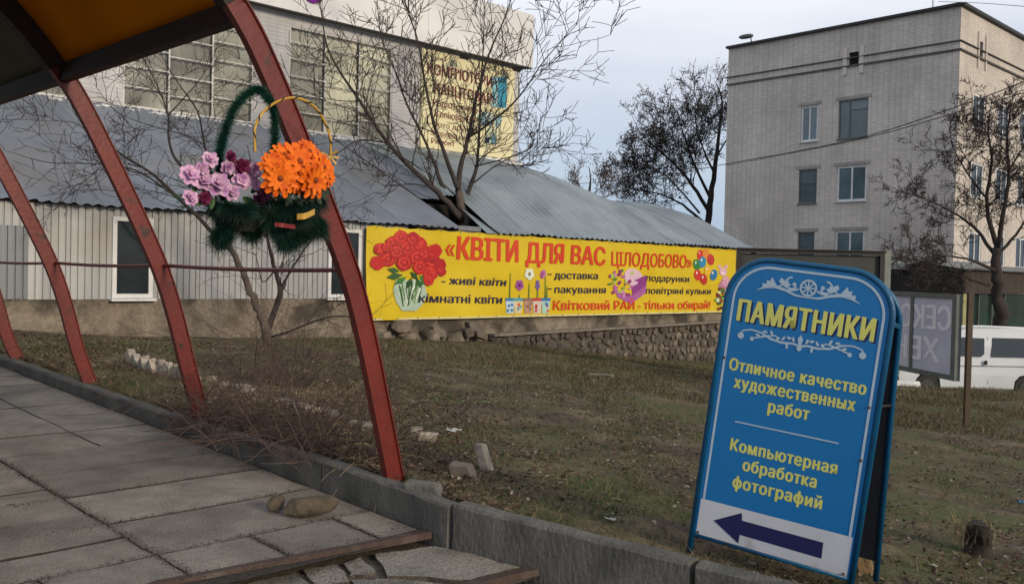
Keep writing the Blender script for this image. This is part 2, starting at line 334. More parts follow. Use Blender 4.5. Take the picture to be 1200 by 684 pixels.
def interp(x, xs, ys):
    if x <= xs[0]: return ys[0]
    if x >= xs[-1]: return ys[-1]
    i = bisect.bisect(xs, x) - 1; t = (x - xs[i]) / (xs[i+1] - xs[i]); return ys[i] + (ys[i+1] - ys[i]) * t
def text(parent, body, O, ax, up, nrm, x0, x1, yb, h, m, name='lettering', bold=0.0, off=.003, shear=0.0, disp=None, mirror=False, arc=0.0, lz_=.0003, gap=1.0):
    """lettering laid on a plane: left x0, right x1, baseline yb, cap height h; nrm points at the viewer"""
    cu = bpy.data.curves.new('t', 'FONT'); cu.body = body; cu.space_character = gap; cu.resolution_u = 3; cu.fill_mode = 'NONE'
    to = bpy.data.objects.new('t', cu); COL.objects.link(to); bpy.context.view_layer.update()
    me = bpy.data.meshes.new_from_object(to.evaluated_get(bpy.context.evaluated_depsgraph_get()))
    vs = [v.co.copy() for v in me.vertices]; fs = []; zoff = {}
    nxt = {}
    for e in me.edges: nxt.setdefault(e.vertices[0], []).append(e.vertices[1]); nxt.setdefault(e.vertices[1], []).append(e.vertices[0])
    seen = set(); loops = []
    for v0 in range(len(vs)):
        if v0 in seen or v0 not in nxt: continue
        lp_, cur = [v0], v0; seen.add(v0)
        while True:
            c_ = [q for q in sorted(nxt[cur]) if q not in seen]
            if not c_: break
            cur = c_[0]; seen.add(cur); lp_.append(cur)
        if len(lp_) > 2: loops.append(lp_)
    area = lambda l: sum(vs[l[i]].x * vs[l[(i+1) % len(l)]].y - vs[l[(i+1) % len(l)]].x * vs[l[i]].y for i in range(len(l))) / 2
    def inside(p, l):
        r_ = False
        for i in range(len(l)):
            a, b = vs[l[i]], vs[l[(i+1) % len(l)]]
            if (a.y > p.y) != (b.y > p.y) and p.x < (b.x - a.x) * (p.y - a.y) / (b.y - a.y) + a.x: r_ = not r_
        return r_
    for l in loops:      # soft sign: its bowl overlaps its own stem; pull it clear
        a, b = vs[l[0]], vs[l[-1]]
        if abs(a.x - b.x) < 1e-4:
            for i in range(1, len(l) - 2):
                p, q = vs[l[i]], vs[l[i+1]]
                if abs(p.x - q.x) < 1e-4 and 0 < p.x - a.x < .03 and abs(p.y - q.y) > .3: a.x = b.x = p.x + .003; break
    ar = [area(l) for l in loops]; par = {}
    for i in range(len(loops)):
        c_ = [o for o in range(len(loops)) if o != i and abs(ar[o]) > abs(ar[i]) * 1.02 and all(inside(vs[q], loops[o]) for q in loops[i])]
        par[i] = min(c_, key=lambda o: abs(ar[o])) if c_ else None
    outer = [i for i in range(len(loops)) if par[i] is None or ar[i] * ar[par[i]] > 0]; holes_ = {i: [] for i in outer}
    for i in range(len(loops)):
        if i not in holes_: holes_[par[i]].append(i)
    for k_, o in enumerate(outer):
        pl_s = [loops[o]] + [loops[h_] for h_ in holes_[o]]; flat = [q for l in pl_s for q in l]
        for q in flat: zoff[q] = (k_ % 3) * .0001
        for t_ in tessellate_polygon([[vs[q] for q in l] for l in pl_s]): fs.append(tuple(flat[q] for q in t_))
    bpy.data.objects.remove(to); bpy.data.curves.remove(cu); bpy.data.meshes.remove(me)
    xa, xb = min(v.x for v in vs), max(v.x for v in vs); cap = .73
    mb = MB()
    # heavy strokes: the letters printed several times, each a little to the side
    bw = bold * 1.25 * h; offs = [(0, 0)] if not bold else [(-bw, 0), (-bw * .5, bw * .25), (0, 0), (bw * .5, -bw * .25), (bw, 0)]
    for ci, (ox, oy) in enumerate(offs):
        i0 = len(mb.v)
        for vi, v in enumerate(vs):
            fx = (v.x - xa) / (xb - xa); y = v.y / cap * h; X = x0 + bw + fx * (x1 - x0 - 2 * bw) + shear * y + ox; Y = yb + y + oy
            mb.v.append(O + ax * X + up * Y + nrm * (off + lz_ * (ci + zoff.get(vi, 0) * 3000) + (disp(X, Y) if disp else 0)))
        mb.f += [tuple(i0 + q for q in f) for f in fs]; mb.m += [0] * len(fs)
    return mb.build(name, m, parent)
class Print:
    """flat printed shapes on a plane"""
    def __init__(s, O, ax, up, nrm, disp=None): s.O, s.ax, s.up, s.n, s.d = O, ax, up, nrm, disp; s.mb = MB(); s.mats = []
    def mi(s, m):
        if m not in s.mats: s.mats.append(m)
        return s.mats.index(m)
    def P(s, x, y, l): return s.O + s.ax * x + s.up * y + s.n * (l + (s.d(x, y) if s.d else 0))
    def poly(s, pts, m, l=.003): s.mb.poly([s.P(x, y, l) for x, y in pts], s.mi(m)); return s
    def ell(s, cx, cy, rx, ry, m, l=.003, n=14, rot=0, wob=0, sd=0):
        c, q = math.cos(rot), math.sin(rot); pts = []
        for k in range(n):
            a = 2 * math.pi * k / n; w_ = 1 + wob * math.sin(a * 5 + sd); x, y = rx * math.cos(a) * w_, ry * math.sin(a) * w_
            pts.append((cx + x*c - y*q, cy + x*q + y*c))
        return s.poly(pts, m, l)
    def line(s, pts, wd, m, l=.003):
        L_, R_ = [], []
        if not isinstance(wd, (list, tuple)): wd = [wd] * len(pts)
        for k in range(len(pts)):
            a, b = pts[max(k-1, 0)], pts[min(k+1, len(pts)-1)]; dx, dy = b[0]-a[0], b[1]-a[1]; q = math.hypot(dx, dy) or 1
            nx, ny = -dy/q*wd[k]/2, dx/q*wd[k]/2; L_.append((pts[k][0]+nx, pts[k][1]+ny)); R_.append((pts[k][0]-nx, pts[k][1]-ny))
        for k in range(len(pts)-1): s.mb.quad(s.P(*L_[k], l), s.P(*R_[k], l), s.P(*R_[k+1], l), s.P(*L_[k+1], l), s.mi(m))
        return s
    def build(s, name, parent): return s.mb.build(name, s.mats, parent)
PC = {}
def pc(h, r=.5):
    if h not in PC: c = srgb(h); PC[h] = mat('print_' + h.strip('#'), c, tuple(x * .9 for x in c[:3]), 5, r)
    return PC[h]
# ------------------------------------------------------------------ terrain
CP = [(-.3, 4.55, .07), (.8, 4.0, -.02), (1.45, 3.6, -.09), (.45, 3.75, .03), 
      (-8.25, 14.85, .0), (-5.2, 17.7, -.16), (-3.1, 19.7, -.28), (-.7, 21.9, -.45), (.3, 22.9, -.62), (2.6, 25.0, -.97), (6.46, 28.8, -1.38), (-2.5, 10, .17), (-3.7, 13.5, .05),
      (6.04, 12.14, -.70), (3, 8, -.30), (10.5, 20.5, -1.14), (12.8, 20.5, -1.22), (13, 24.5, -2.08), (10, 24.5, -2.0), (15, 26, -2.1), (18, 38, -2.25), (1.7, 4.1, -.11), (2.5, 3, -.16), (4, 5, -.33),
      (9, 12, -.95), (30, 10, -2.2), (30, 40, -2.3), (60, 10, -2.4), (-30, 40, .2), (0, 60, -1.8), (40, 60, -2.3), (3, -5, -.4), (12, -8, -1.0)]
for _v, _z in ((0, .09), (1, .135), (2, .15), (3, .175), (4, .21), (5, .245), (6, .28), (8, .35), (10, .42), (12, .48), (15, .58)):
    _q = wk(.12, _v, 0); CP.append((_q.x, _q.y, _z - .012))
_P = np.array(CP); _n = len(CP)
def _phi(r): return r
_A = np.zeros((_n + 3, _n + 3)); _dd = np.linalg.norm(_P[:, None, :2] - _P[None, :, :2], axis=2)
_A[:_n, :_n] = _dd; _A[:_n, _n] = 1; _A[:_n, _n+1:] = _P[:, :2]; _A[_n, :_n] = 1; _A[_n+1:, :_n] = _P[:, :2].T
_w = np.linalg.solve(_A, np.concatenate([_P[:, 2], [0, 0, 0]]))
def ground_np(X, Y):
    r = np.sqrt((X[..., None] - _P[:, 0])**2 + (Y[..., None] - _P[:, 1])**2 + .05)
    return np.clip(r @ _w[:_n] + _w[_n] + _w[_n+1] * X + _w[_n+2] * Y, -2.6, .6)
def gz(x, y): return float(ground_np(np.array(x, float), np.array(y, float)))
def gp(px, py):
    """ground point seen at a photo pixel"""
    d = ray(px, py); t = .5
    for _ in range(4000):
        p = EYE + d * t
        if p.z < gz(p.x, p.y): break
        t += .02 * max(1, t * .15)
    return Vector((p.x, p.y, gz(p.x, p.y)))
K2 = on_z(809, 660, .075); _k2 = Vector((K2.x - PN.x, K2.y - PN.y, 0)); K2U, K2W = _k2.dot(EW), _k2.dot(DW)
def kerb_u(v):   # front line of the kerb as an offset across the walkway
    return 0.0 if v > -.10 else (v + .10) / (K2W + .10) * K2U
lawn = MB(); us = [0]; st = .05
while us[-1] < 90: us.append(us[-1] + st); st *= 1.045
vsn = [0]; st = .05
while vsn[-1] < 60: vsn.append(vsn[-1] + st); st *= 1.05
vneg = [0]; st = .05
while vneg[-1] > -60: vneg.append(vneg[-1] - st); st *= 1.05
vv = sorted(set(vneg + vsn)); nU = len(us)
for v in vv:
    for u in us:
        p = wk(u + kerb_u(v) + .05, v, 0); z_ = gz(p.x, p.y)
        am = .03 * min(1, u * 5) / (1 + .05 * u)
        z_ += am * (noise.noise(Vector((p.x * 5, p.y * 5, 0))) + .6 * noise.noise(Vector((p.x * 13, p.y * 13, 3)))) + .05 * min(1, u) * noise.noise(Vector((p.x, p.y, 7)))
        lawn.v.append(Vector((p.x, p.y, z_)))
for j in range(len(vv) - 1):
    for i in range(nU - 1):
        a = j * nU + i; lawn.f.append((a, a + 1, a + nU + 1, a + nU)); lawn.m.append(0)
def soil_mat():
    m = bpy.data.materials.new('rough_lawn_soil'); m.use_nodes = True; t = m.node_tree; b = t.nodes['Principled BSDF']; b.inputs['Roughness'].default_value = .95
    b.inputs['Specular IOR Level'].default_value = .15
    tc = N(t, 'ShaderNodeTexCoord')
    def nz(s, d=8, r=.65):
        n = N(t, 'ShaderNodeTexNoise'); n.inputs['Scale'].default_value = s; n.inputs['Detail'].default_value = d; n.inputs['Roughness'].default_value = r
        t.links.new(tc.outputs['Object'], n.inputs['Vector']); return n.outputs['Fac']
    def mr(x, a, c):
        r = N(t, 'ShaderNodeMapRange'); r.inputs[1].default_value = a; r.inputs[2].default_value = c; t.links.new(x, r.inputs[0]); return r.outputs[0]
    def mx(f, a, c):
        q = N(t, 'ShaderNodeMix', data_type='RGBA'); t.links.new(f, q.inputs[0])
        for s, k in ((a, 6), (c, 7)):
            if isinstance(s, tuple): q.inputs[k].default_value = s + (1,)
            else: t.links.new(s, q.inputs[k])
        return q.outputs[2]
    c = mx(mr(nz(9), .35, .65), (.115, .088, .066), (.052, .040, .032))
    c = mx(mr(nz(1.4), .44, .60), c, mx(mr(nz(22), .4, .6), (.22, .175, .11), (.13, .10, .064)))
    c = mx(mr(nz(.55, 8, .75), .46, .57), c, mx(mr(nz(25), .35, .65), (.066, .084, .032), (.115, .112, .055)))
    c = mx(mr(nz(60, 3), .62, .70), c, (.19, .165, .13))
    t.links.new(c, b.inputs['Base Color'])
    bp = N(t, 'ShaderNodeBump'); bp.inputs['Strength'].default_value = .9; bp.inputs['Distance'].default_value = .03
    t.links.new(nz(26), bp.inputs['Height']); t.links.new(bp.outputs[0], b.inputs['Normal'])
    return m
M['soil'] = soil_mat()
tag(lawn.build('lawn', M['soil'], org=(0, 0, 0), smooth=True), kind='structure')
gb = MB(); gb.quad(*[Vector(q) for q in ((-900, -900, -2.75), (900, -900, -2.75), (900, 900, -2.75), (-900, 900, -2.75))])
tag(gb.build('ground', mat('far_ground', (.07, .062, .045), (.05, .05, .03), .2, .95), org=(0, 0, -2.75)), kind='structure')
# street behind the lawn on the right
ro = MB(); A_ = Vector((4, 25.0, 0)); xs = [4, 8, 12, 18, 30, 60, 140]
rows = [(23.6, -2.0), (25, -2.0), (30, -2.0), (37.5, -2.02), (60, -2.1)]
for a in range(len(xs) - 1):
    for b_ in range(len(rows) - 1):
        ro.quad(*[Vector((x, y, z_ + .02)) for x, (y, z_) in ((xs[a], rows[b_]), (xs[a+1], rows[b_]), (xs[a+1], rows[b_+1]), (xs[a], rows[b_+1]))])
tag(ro.build('street', M['asph'], org=(4, 25, -2)), kind='structure')
# ------------------------------------------------------------------ walkway of concrete slabs
SL = .043
def wz(v): return -.05 + SL * v
walk = MB(); walk.quad(wk(-8, .14, wz(.1) - .014), wk(.0, .02, wz(0) - .014), wk(.0, 25, wz(25) - .014), wk(-8, 25, wz(25) - .014))
walko = tag(walk.build('walkway', M['joint'], org=wk(-2, 4, wz(4) - .04)), kind='structure')
def slab(u0, u1, v0, v1, parent, zf=wz, m='conc', g=.006, dz=0, cut=None):
    mb = MB(); t = .035; dz += rnd(-.002, .002); tl = rnd(-.002, .002); tv = rnd(-.002, .002)
    nu, nv = max(2, int((u1 - u0) / .16)), max(2, int((v1 - v0) / .16))
    def f(a, b_, edge):
        u = u0 + g + (u1 - u0 - 2*g) * a; v = v0 + g + (v1 - v0 - 2*g) * b_
        e = (.012 * noise.noise(Vector((u * 9, v * 9, 2))) + .008 * noise.noise(Vector((u * 25, v * 25, 4)))) if edge else 0
        return wk(u + e, v + e, zf(v) + dz + tl * (a - .5) + tv * (b_ - .5) + .0025 * noise.noise(Vector((u * 6, v * 6, 1))) - (.005 if edge else 0))
    grid = [[f(i / nu, j / nv, i in (0, nu) or j in (0, nv)) for j in range(nv + 1)] for i in range(nu + 1)]
    k0 = len(mb.v)
    for r_ in grid: mb.v += r_
    for i in range(nu):
        for j in range(nv): a = k0 + i * (nv + 1) + j; mb.f.append((a, a + nv + 1, a + nv + 2, a + 1)); mb.m.append(0)
    rim = [grid[i][0] for i in range(nu + 1)] + [grid[nu][j] for j in range(1, nv + 1)] + [grid[i][nv] for i in range(nu - 1, -1, -1)] + [grid[0][j] for j in range(nv - 1, 0, -1)]
    for a in range(len(rim)):
        b_ = rim[(a + 1) % len(rim)]; mb.quad(rim[a], rim[a] - Z * t, b_ - Z * t, b_, 1)
    return mb.build('slab', [M[m], M['joint']], parent)
ends = [-.0, -.25, -.70, -1.14, -1.62, -2.1, -2.6, -3.1]
for a in range(len(ends) - 1): slab(ends[a+1] + .0, ends[a] - (.012 if a == 0 else 0), .145 - .11 * (1 + ends[a] / 1.27) if False else .15 if a > 1 else .09, .48, walko, dz=.002)
vr = [.48, 1.0, 1.53, 2.03, 2.55]
for a in range(4): slab(-1.14, -.012, vr[a], vr[a+1], walko)
vl = [.48, .78, 1.22, 1.74, 2.25, 2.55]
for a in range(5):
    slab(-2.2 - .1 * (a % 2), -1.14, vl[a], vl[a+1], walko); slab(-3.6, -2.2 - .1 * (a % 2), vl[a], vl[a+1], walko); slab(-5.2, -3.6, vl[a], vl[a+1], walko)
v = 2.55; k = 0
while v < 16:
    dv = .5 if v < 8 else 1.0
    slab(-.54, -.012, v, v + (dv if k % 3 else dv), walko); 
    o = .22 * (k % 2)
    slab(-1.5 - .1 * (k % 2), -.54, v, v + dv, walko); slab(-2.6, -1.5 - .1 * (k % 2), v, v + dv, walko); slab(-4.2, -2.6, v, v + dv, walko)
    v += dv; k += 1
M['grit'] = mat('tread_grit', (.12, .10, .08), (.07, .06, .05), 18, .95, .8, 70, grain=.4)
gv = MB()
def pebble(u, v, z_, r_):
    c = wk(u, v, z_); pt_ = [c + Vector((rnd(-1, 1), rnd(-1, 1), 0)).normalized() * r_ * rnd(.6, 1.2) for _ in range(3)] + [c + Z * r_ * rnd(.5, .9)]
    pt_ = [pt_[k] if k == 3 else c + Vector((math.cos(k * 2.1 + u * 50), math.sin(k * 2.1 + u * 50), -.1)) * r_ * rnd(.7, 1.2) for k in range(4)]
    for a_, b_ in ((0, 1), (1, 2), (2, 0)): gv.tri(pt_[a_], pt_[b_], pt_[3], random.choice((0, 1)))
for _ in range(5200):
    q_ = random.random()
    if q_ < .30: u, v = -1.14 + random.gauss(0, .015), rnd(.15, 2.5)
    elif q_ < .45: u, v = random.choice((-.25, -.70, -1.62)) + random.gauss(0, .012), rnd(.12, .48)
    elif q_ < .80: u, v = rnd(-2.4, -.02), random.choice((.48, 1.0, 1.53)) + random.gauss(0, .014)
    elif q_ < .9: u, v = rnd(-1.7, -.02), .06 - .1 * 0 + abs(random.gauss(.05, .05))
    else: u, v = -.012 - abs(random.gauss(0, .03)), rnd(0, 5)
    pebble(u, v, wz(v) + .001, rnd(.0018, .0055))
for _ in range(1500):
    u = rnd(-1.4, .0); v = rnd(-.5, .05); pebble(u, v, -.108, rnd(.002, .006))
M['grit'] = mat('tread_grit', (.12, .10, .08), (.07, .06, .05), 18, .95, .8, 70, grain=.4)
tag(gv.build('joint_gravel', [M['grit'], M['joint']], org=wk(-1, 1, 0)), 'fine gravel and grit lying in the joints of the slabs', 'gravel', kind='stuff')
# lower treads of the shallow steps
low = MB(); low.quad(wk(-4, -.62, -.122), wk(.35, -.62, -.122), wk(.35, .3, -.122), wk(-4, .5, -.122)); low.quad(wk(-4, -3, -.22), wk(2.6, -3, -.22), wk(2.6, -.55, -.22), wk(-4, -.55, -.22))
lowo = tag(low.build('steps', M['grit'], org=wk(-1, -.5, -.2)), kind='structure')
def poly_slab(pts, z_, parent, m, t=.05):
    mb = MB(); top = []
    for a in range(len(pts)):
        p, q = pts[a], pts[(a+1) % len(pts)]
        for k in range(4):
            f = k / 4; x, y = p[0] + (q[0]-p[0])*f, p[1] + (q[1]-p[1])*f; e = .014
            top.append(wk(x + rnd(-e, e) * (k > 0), y + rnd(-e, e) * (k > 0), z_ + rnd(-.002, .002)))
    mb.prism(top, Z * -t, 0, 1); return mb.build('tread_slab', [M[m], M['grit']], parent)
poly_slab([(-.30, .06), (-.02, -.03), (.04, -.30), (.06, -.52), (-.22, -.49), (-.45, -.22)], -.103, lowo, 'conc_pale')
for q in ([(-.48, .05), (-.36, .08), (-.45, -.14), (-.56, -.10)], [(-.66, .10), (-.50, .07), (-.60, -.16), (-.72, -.1)], [(-.92, .11), (-.69, .11), (-.78, -.16), (-.98, -.1)],
          [(-1.4, .15), (-.96, .12), (-1.05, -.2), (-1.5, -.2)], [(-.58, -.13), (-.48, -.2), (-.3, -.47), (-.68, -.47)], [(-1.1, -.22), (-.7, -.2), (-.74, -.47), (-1.2, -.47)], [(-2.4, .2), (-1.45, .16), (-1.55, -.4), (-2.5, -.4)]):
    poly_slab(q, -.112 + rnd(-.006, .006), lowo, 'conc_pale')
poly_slab([(-1.2, -.62), (.30, -.62), (.9, -1.6), (-1.2, -1.6)], -.165, lowo, 'conc_pale')
poly_slab([(-3.5, -.62), (-1.22, -.62), (-1.22, -1.6), (-3.5, -1.6)], -.168, lowo, 'conc_pale')
def nosing(a, b, ztop, label):
    d = (b - a).normalized(); s_ = d.cross(Z).normalized(); mb = MB(); n = 24
    prof = [(0, 0), (.004, -.027), (-.004, -.028), (-.006, -.006), (-.05, -.004), (-.05, .002), (-.002, .003)]
    i0 = len(mb.v)
    for k in range(n + 1):
        p = a.lerp(b, k / n) + s_ * .006 * noise.noise(Vector((k * .6, 0, ztop))) ; p.z = ztop + .004 * noise.noise(Vector((k * .5, 3, 0)))
        for x, y in prof: mb.v.append(p + s_ * x + Z * y)
    q = len(prof)
    for k in range(n):
        for c in range(q): mb.f.append((i0+k*q+c, i0+k*q+(c+1) % q, i0+(k+1)*q+(c+1) % q, i0+(k+1)*q+c)); mb.m.append(0)
    o = mb.build('step_nosing', M['rust']); return tag(o, label, 'step edge')
nosing(wk(-3.2, .40, 0), wk(-.012, .0, 0), -.046, 'rusty steel angle along the edge of the upper step by the slabs')
n2a = on_z(645, 664, -.10); n2b = on_z(560, 684, -.10); n2d = (n2b - n2a).normalized()
nosing(n2a + n2d * 3.2, n2a, -.098, 'short end of rusty steel angle on the lower step at the kerb')
# ------------------------------------------------------------------ kerb
kerb = MB(); kerb.box(wk(.06, 10, -.25), EW * .04, DW * 10, Z * .12)
kerbo = tag(kerb.build('kerb', M['joint'], org=wk(.06, 5, -.3)), kind='structure')
def kerb_stone(a, b, wd, m, zb=-.22, g=.006):
    d = (b - a); L_ = d.length; d = d.normalized(); s_ = d.cross(Z).normalized()
    if s_.dot(EW) < 0: s_ = -s_
    mb = MB(); n = max(3, int(L_ / .08)); prof = [(.004, None), (.0, -.012), (.012, 0), (wd * .5, .002), (wd - .012, 0), (wd, -.012), (wd, None)]; q = len(prof)
    for k in range(n + 1):
        t = g + (L_ - 2 * g) * k / n; p = a + d * t
        for c, (x, y) in enumerate(prof):
            jz = .006 * noise.noise(p * 7 + Vector((c * 3, 0, 0))); jx = .007 * noise.noise(p * 9 + Vector((0, c * 3, 5)))
            v = p + s_ * (x + jx); v.z = zb if y is None else p.z + y + jz
            mb.v.append(v)
    for k in range(n):
        for c in range(q - 1): mb.f.append((k*q+c, k*q+c+1, (k+1)*q+c+1, (k+1)*q+c)); mb.m.append(0)
    mb.f.append(tuple(range(q))); mb.m.append(0); mb.f.append(tuple(n*q + c for c in reversed(range(q)))); mb.m.append(0)
    return mb.build('kerb_stone', M[m], kerbo, smooth=False)
def ktop(v): return interp(v, [-.1, .3, 1, 2.2, 3.4, 6.2, 16], [.098, .118, .15, .158, .188, .29, .62])
ks = [-.10, .93, 1.90, 2.88, 3.86, 4.84, 5.82, 6.8, 7.8, 8.8, 9.8, 10.8, 11.8, 12.8, 14]
for a in range(len(ks) - 1): kerb_stone(wk(0, ks[a], ktop(ks[a])), wk(0, ks[a+1], ktop(ks[a+1])), .095, 'kerb')
KA = wk(.012, -.115, .108); KB = Vector((K2.x, K2.y, .075)); kd = (KB - KA)
kerb_stone(KA, KB, .10, 'kerb_pale'); kerb_stone(KA + kd * 1.012, KA + kd * 2.0, .10, 'kerb_pale'); kerb_stone(KA + kd * 2.01, KA + kd * 3.0, .10, 'kerb_pale')
# ------------------------------------------------------------------ arched canopy of red steel
AW = [.466, 2.538, 4.442, 6.139]
UA = .15
APTS = [(0, None), (-.12, .50), (-.215, .85), (-.32, 1.16), (-.49, 1.52), (-.655, 1.84), (-.79, 2.09), (-.93, 2.31), (-1.2, 2.62), (-1.6, 2.94), (-2.2, 3.22), (-3.0, 3.34)]
def arch_curve(v, zb):
    h = [Vector((u, zb if z_ is None else z_, 0)) for u, z_ in APTS]; full = h + [Vector((-6.0 - p.x, p.y, 0)) for p in reversed(h[:-1])]
    return spline(full, 4)
can = thing('arched_canopy', wk(-3, 3, 0), 'arched canopy of red steel ribs with amber and grey translucent roof sheets over the walkway', 'canopy')
def arch(v):
    b = wk(UA, v, 0); zb = gz(b.x, b.y) - .05; c = arch_curve(v, zb); mb = MB(); H, T, Lp, G = .053, .045, .012, .007
    prof = [(-H, 0), (-H, T), (H, T), (H, 0), (H - G, 0), (H - G, Lp), (-H + G, Lp), (-H + G, 0)]; q = len(prof)
    for k, p in enumerate(c):
        t = (c[min(k+1, len(c)-1)] - c[max(k-1, 0)]).normalized(); nx, nz_ = t.y, -t.x
        for a, d in prof: mb.v.append(wk(UA + p.x + nx * a, v - .02 + d, p.y + nz_ * a))
    for k in range(len(c) - 1):
        for a in range(q): mb.f.append((k*q+a, (k+1)*q+a, (k+1)*q+(a+1) % q, k*q+(a+1) % q)); mb.m.append(0)
    mb.build('arch_rib', M['red'], can)
    cl_ = [p for p in c if -5.06 <= p.x <= -.94]; mb = MB(); H2 = .068  # dark sleeve added round the upper rib to paint in its shade
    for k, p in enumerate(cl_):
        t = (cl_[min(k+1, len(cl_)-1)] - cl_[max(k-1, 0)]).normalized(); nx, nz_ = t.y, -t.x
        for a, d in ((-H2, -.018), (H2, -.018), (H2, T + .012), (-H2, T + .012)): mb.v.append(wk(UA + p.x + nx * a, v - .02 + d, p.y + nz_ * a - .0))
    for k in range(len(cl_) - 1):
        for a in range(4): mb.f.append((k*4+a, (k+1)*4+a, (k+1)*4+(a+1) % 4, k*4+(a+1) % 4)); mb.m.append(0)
    mb.build('rib_shade_sleeve', M['canopydark'], can)
    for sx in (UA, UA - 6): MB().box(wk(sx, v, zb + .02), EW * .08, DW * .07, Z * .006).build('base_plate', M['rust'], can)
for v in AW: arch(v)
for a in range(4):
    v0 = AW[a]; v1 = AW[a+1] if a < 3 else AW[a] + 1.7
    mb = MB(); pts = [wk(UA - .335 + .03, v0 + (v1 - v0) * k / 8, 1.195 - .012 * math.sin(math.pi * k / 8)) for k in range(9)]
    mb.tube(pts, .0125, 8); mb.build('rail_pipe', M['redpipe'], can)
def along(u, z_, hu, hz, name, m, v0=AW[0] + .03, v1=7.9):
    MB().box(wk(UA + u, (v0 + v1) / 2, z_), EW * hu, DW * ((v1 - v0) / 2), Z * hz).build(name, m, can)
along(-.945, 2.335, .03, .05, 'edge_beam', M['canopydark']); along(-5.055, 2.335, .03, .05, 'edge_beam', M['canopydark'])
for u, z_ in ((-1.6, 2.96), (-3, 3.36), (-4.4, 2.96)): along(u, z_ + .05, .025, .025, 'purlin', M['canopydark'])
cc = [p for p in arch_curve(0, 0) if -5.08 <= p.x <= -.92]
for a in range(4):
    v0 = AW[a] - (.04 if a == 0 else 0); v1 = AW[a+1] if a < 3 else 7.9
    nseg = len(cc) - 1
    mb = MB(); n = 6
    for p in cc:
        for j in range(n + 1): mb.v.append(wk(UA + p.x, v0 + .01 + (v1 - v0 - .02) * j / n, p.y + .072 + .006 * noise.noise(Vector((p.x * 2, j, a)))))
    for k in range(nseg):
        for j in range(n): i = k * (n + 1) + j; mb.f.append((i, i + 1, i + n + 2, i + n + 1)); mb.m.append(0)
    o = mb.build('roof_panel', M['polyy'] if a in (0, 2) else M['polyg'], can, solid=.006, smooth=True)
    o['label'] = 'amber translucent roof sheet' if a in (0, 2) else 'grey translucent roof sheet'
# ------------------------------------------------------------------ A-board
exec_sign = True
SO = Vector((.798, 4.051, -.012)); SAX = Vector((.853, -.510, -.109)).normalized(); SUP = Vector((.115, -.021, .993)); SUP = (SUP - SAX * SUP.dot(SAX)).normalized()
SN = SAX.cross(SUP)          # towards the viewer
if SN.y > 0: SN = -SN
KS = .94                      # metres per unit used while measuring the board
def sg(x, y, n=0): return SO + (SAX * x + SUP * y) * KS + SN * n
ab = thing('a_board', SO, 'blue A-board sign with arched top, yellow lettering and a left arrow by the kerb', 'sandwich board')
Wd, Hd, Rr = .75, 1.415, .205
def outline(i, w_=Wd, h=Hd, r=Rr, n=10, y0=0.0):
    pts = [(i, y0)]
    pts += [(i + r - i*0 - (r - i) * 0 - r * 1 + (r) * 1 - (r - i*0) + (r) , y0)] if False else []
    rr = r - i
    for k in range(n + 1): a = math.pi - math.pi / 2 * k / n; pts.append((r + rr * math.cos(a), h - r + rr * math.sin(a)))
    for k in range(n + 1): a = math.pi / 2 - math.pi / 2 * k / n; pts.append((w_ - r + rr * math.cos(a), h - r + rr * math.sin(a)))
    pts.append((w_ - i, y0)); return pts
MB().tube([sg(x, y) for x, y in outline(.014)], .0135, 8).build('front_frame', M['bluetube'], ab, smooth=True)
MB().tube([sg(.02, .088), sg(.73, .086)], .011, 6).build('bottom_bar', M['bluetube'], ab, smooth=True)
pan = MB(); pts = [sg(x, y, .006) for x, y in outline(.024, y0=.092)]; pan.prism(pts, SN * -.006); fp = pan.build('front_panel', M['blue'], ab)
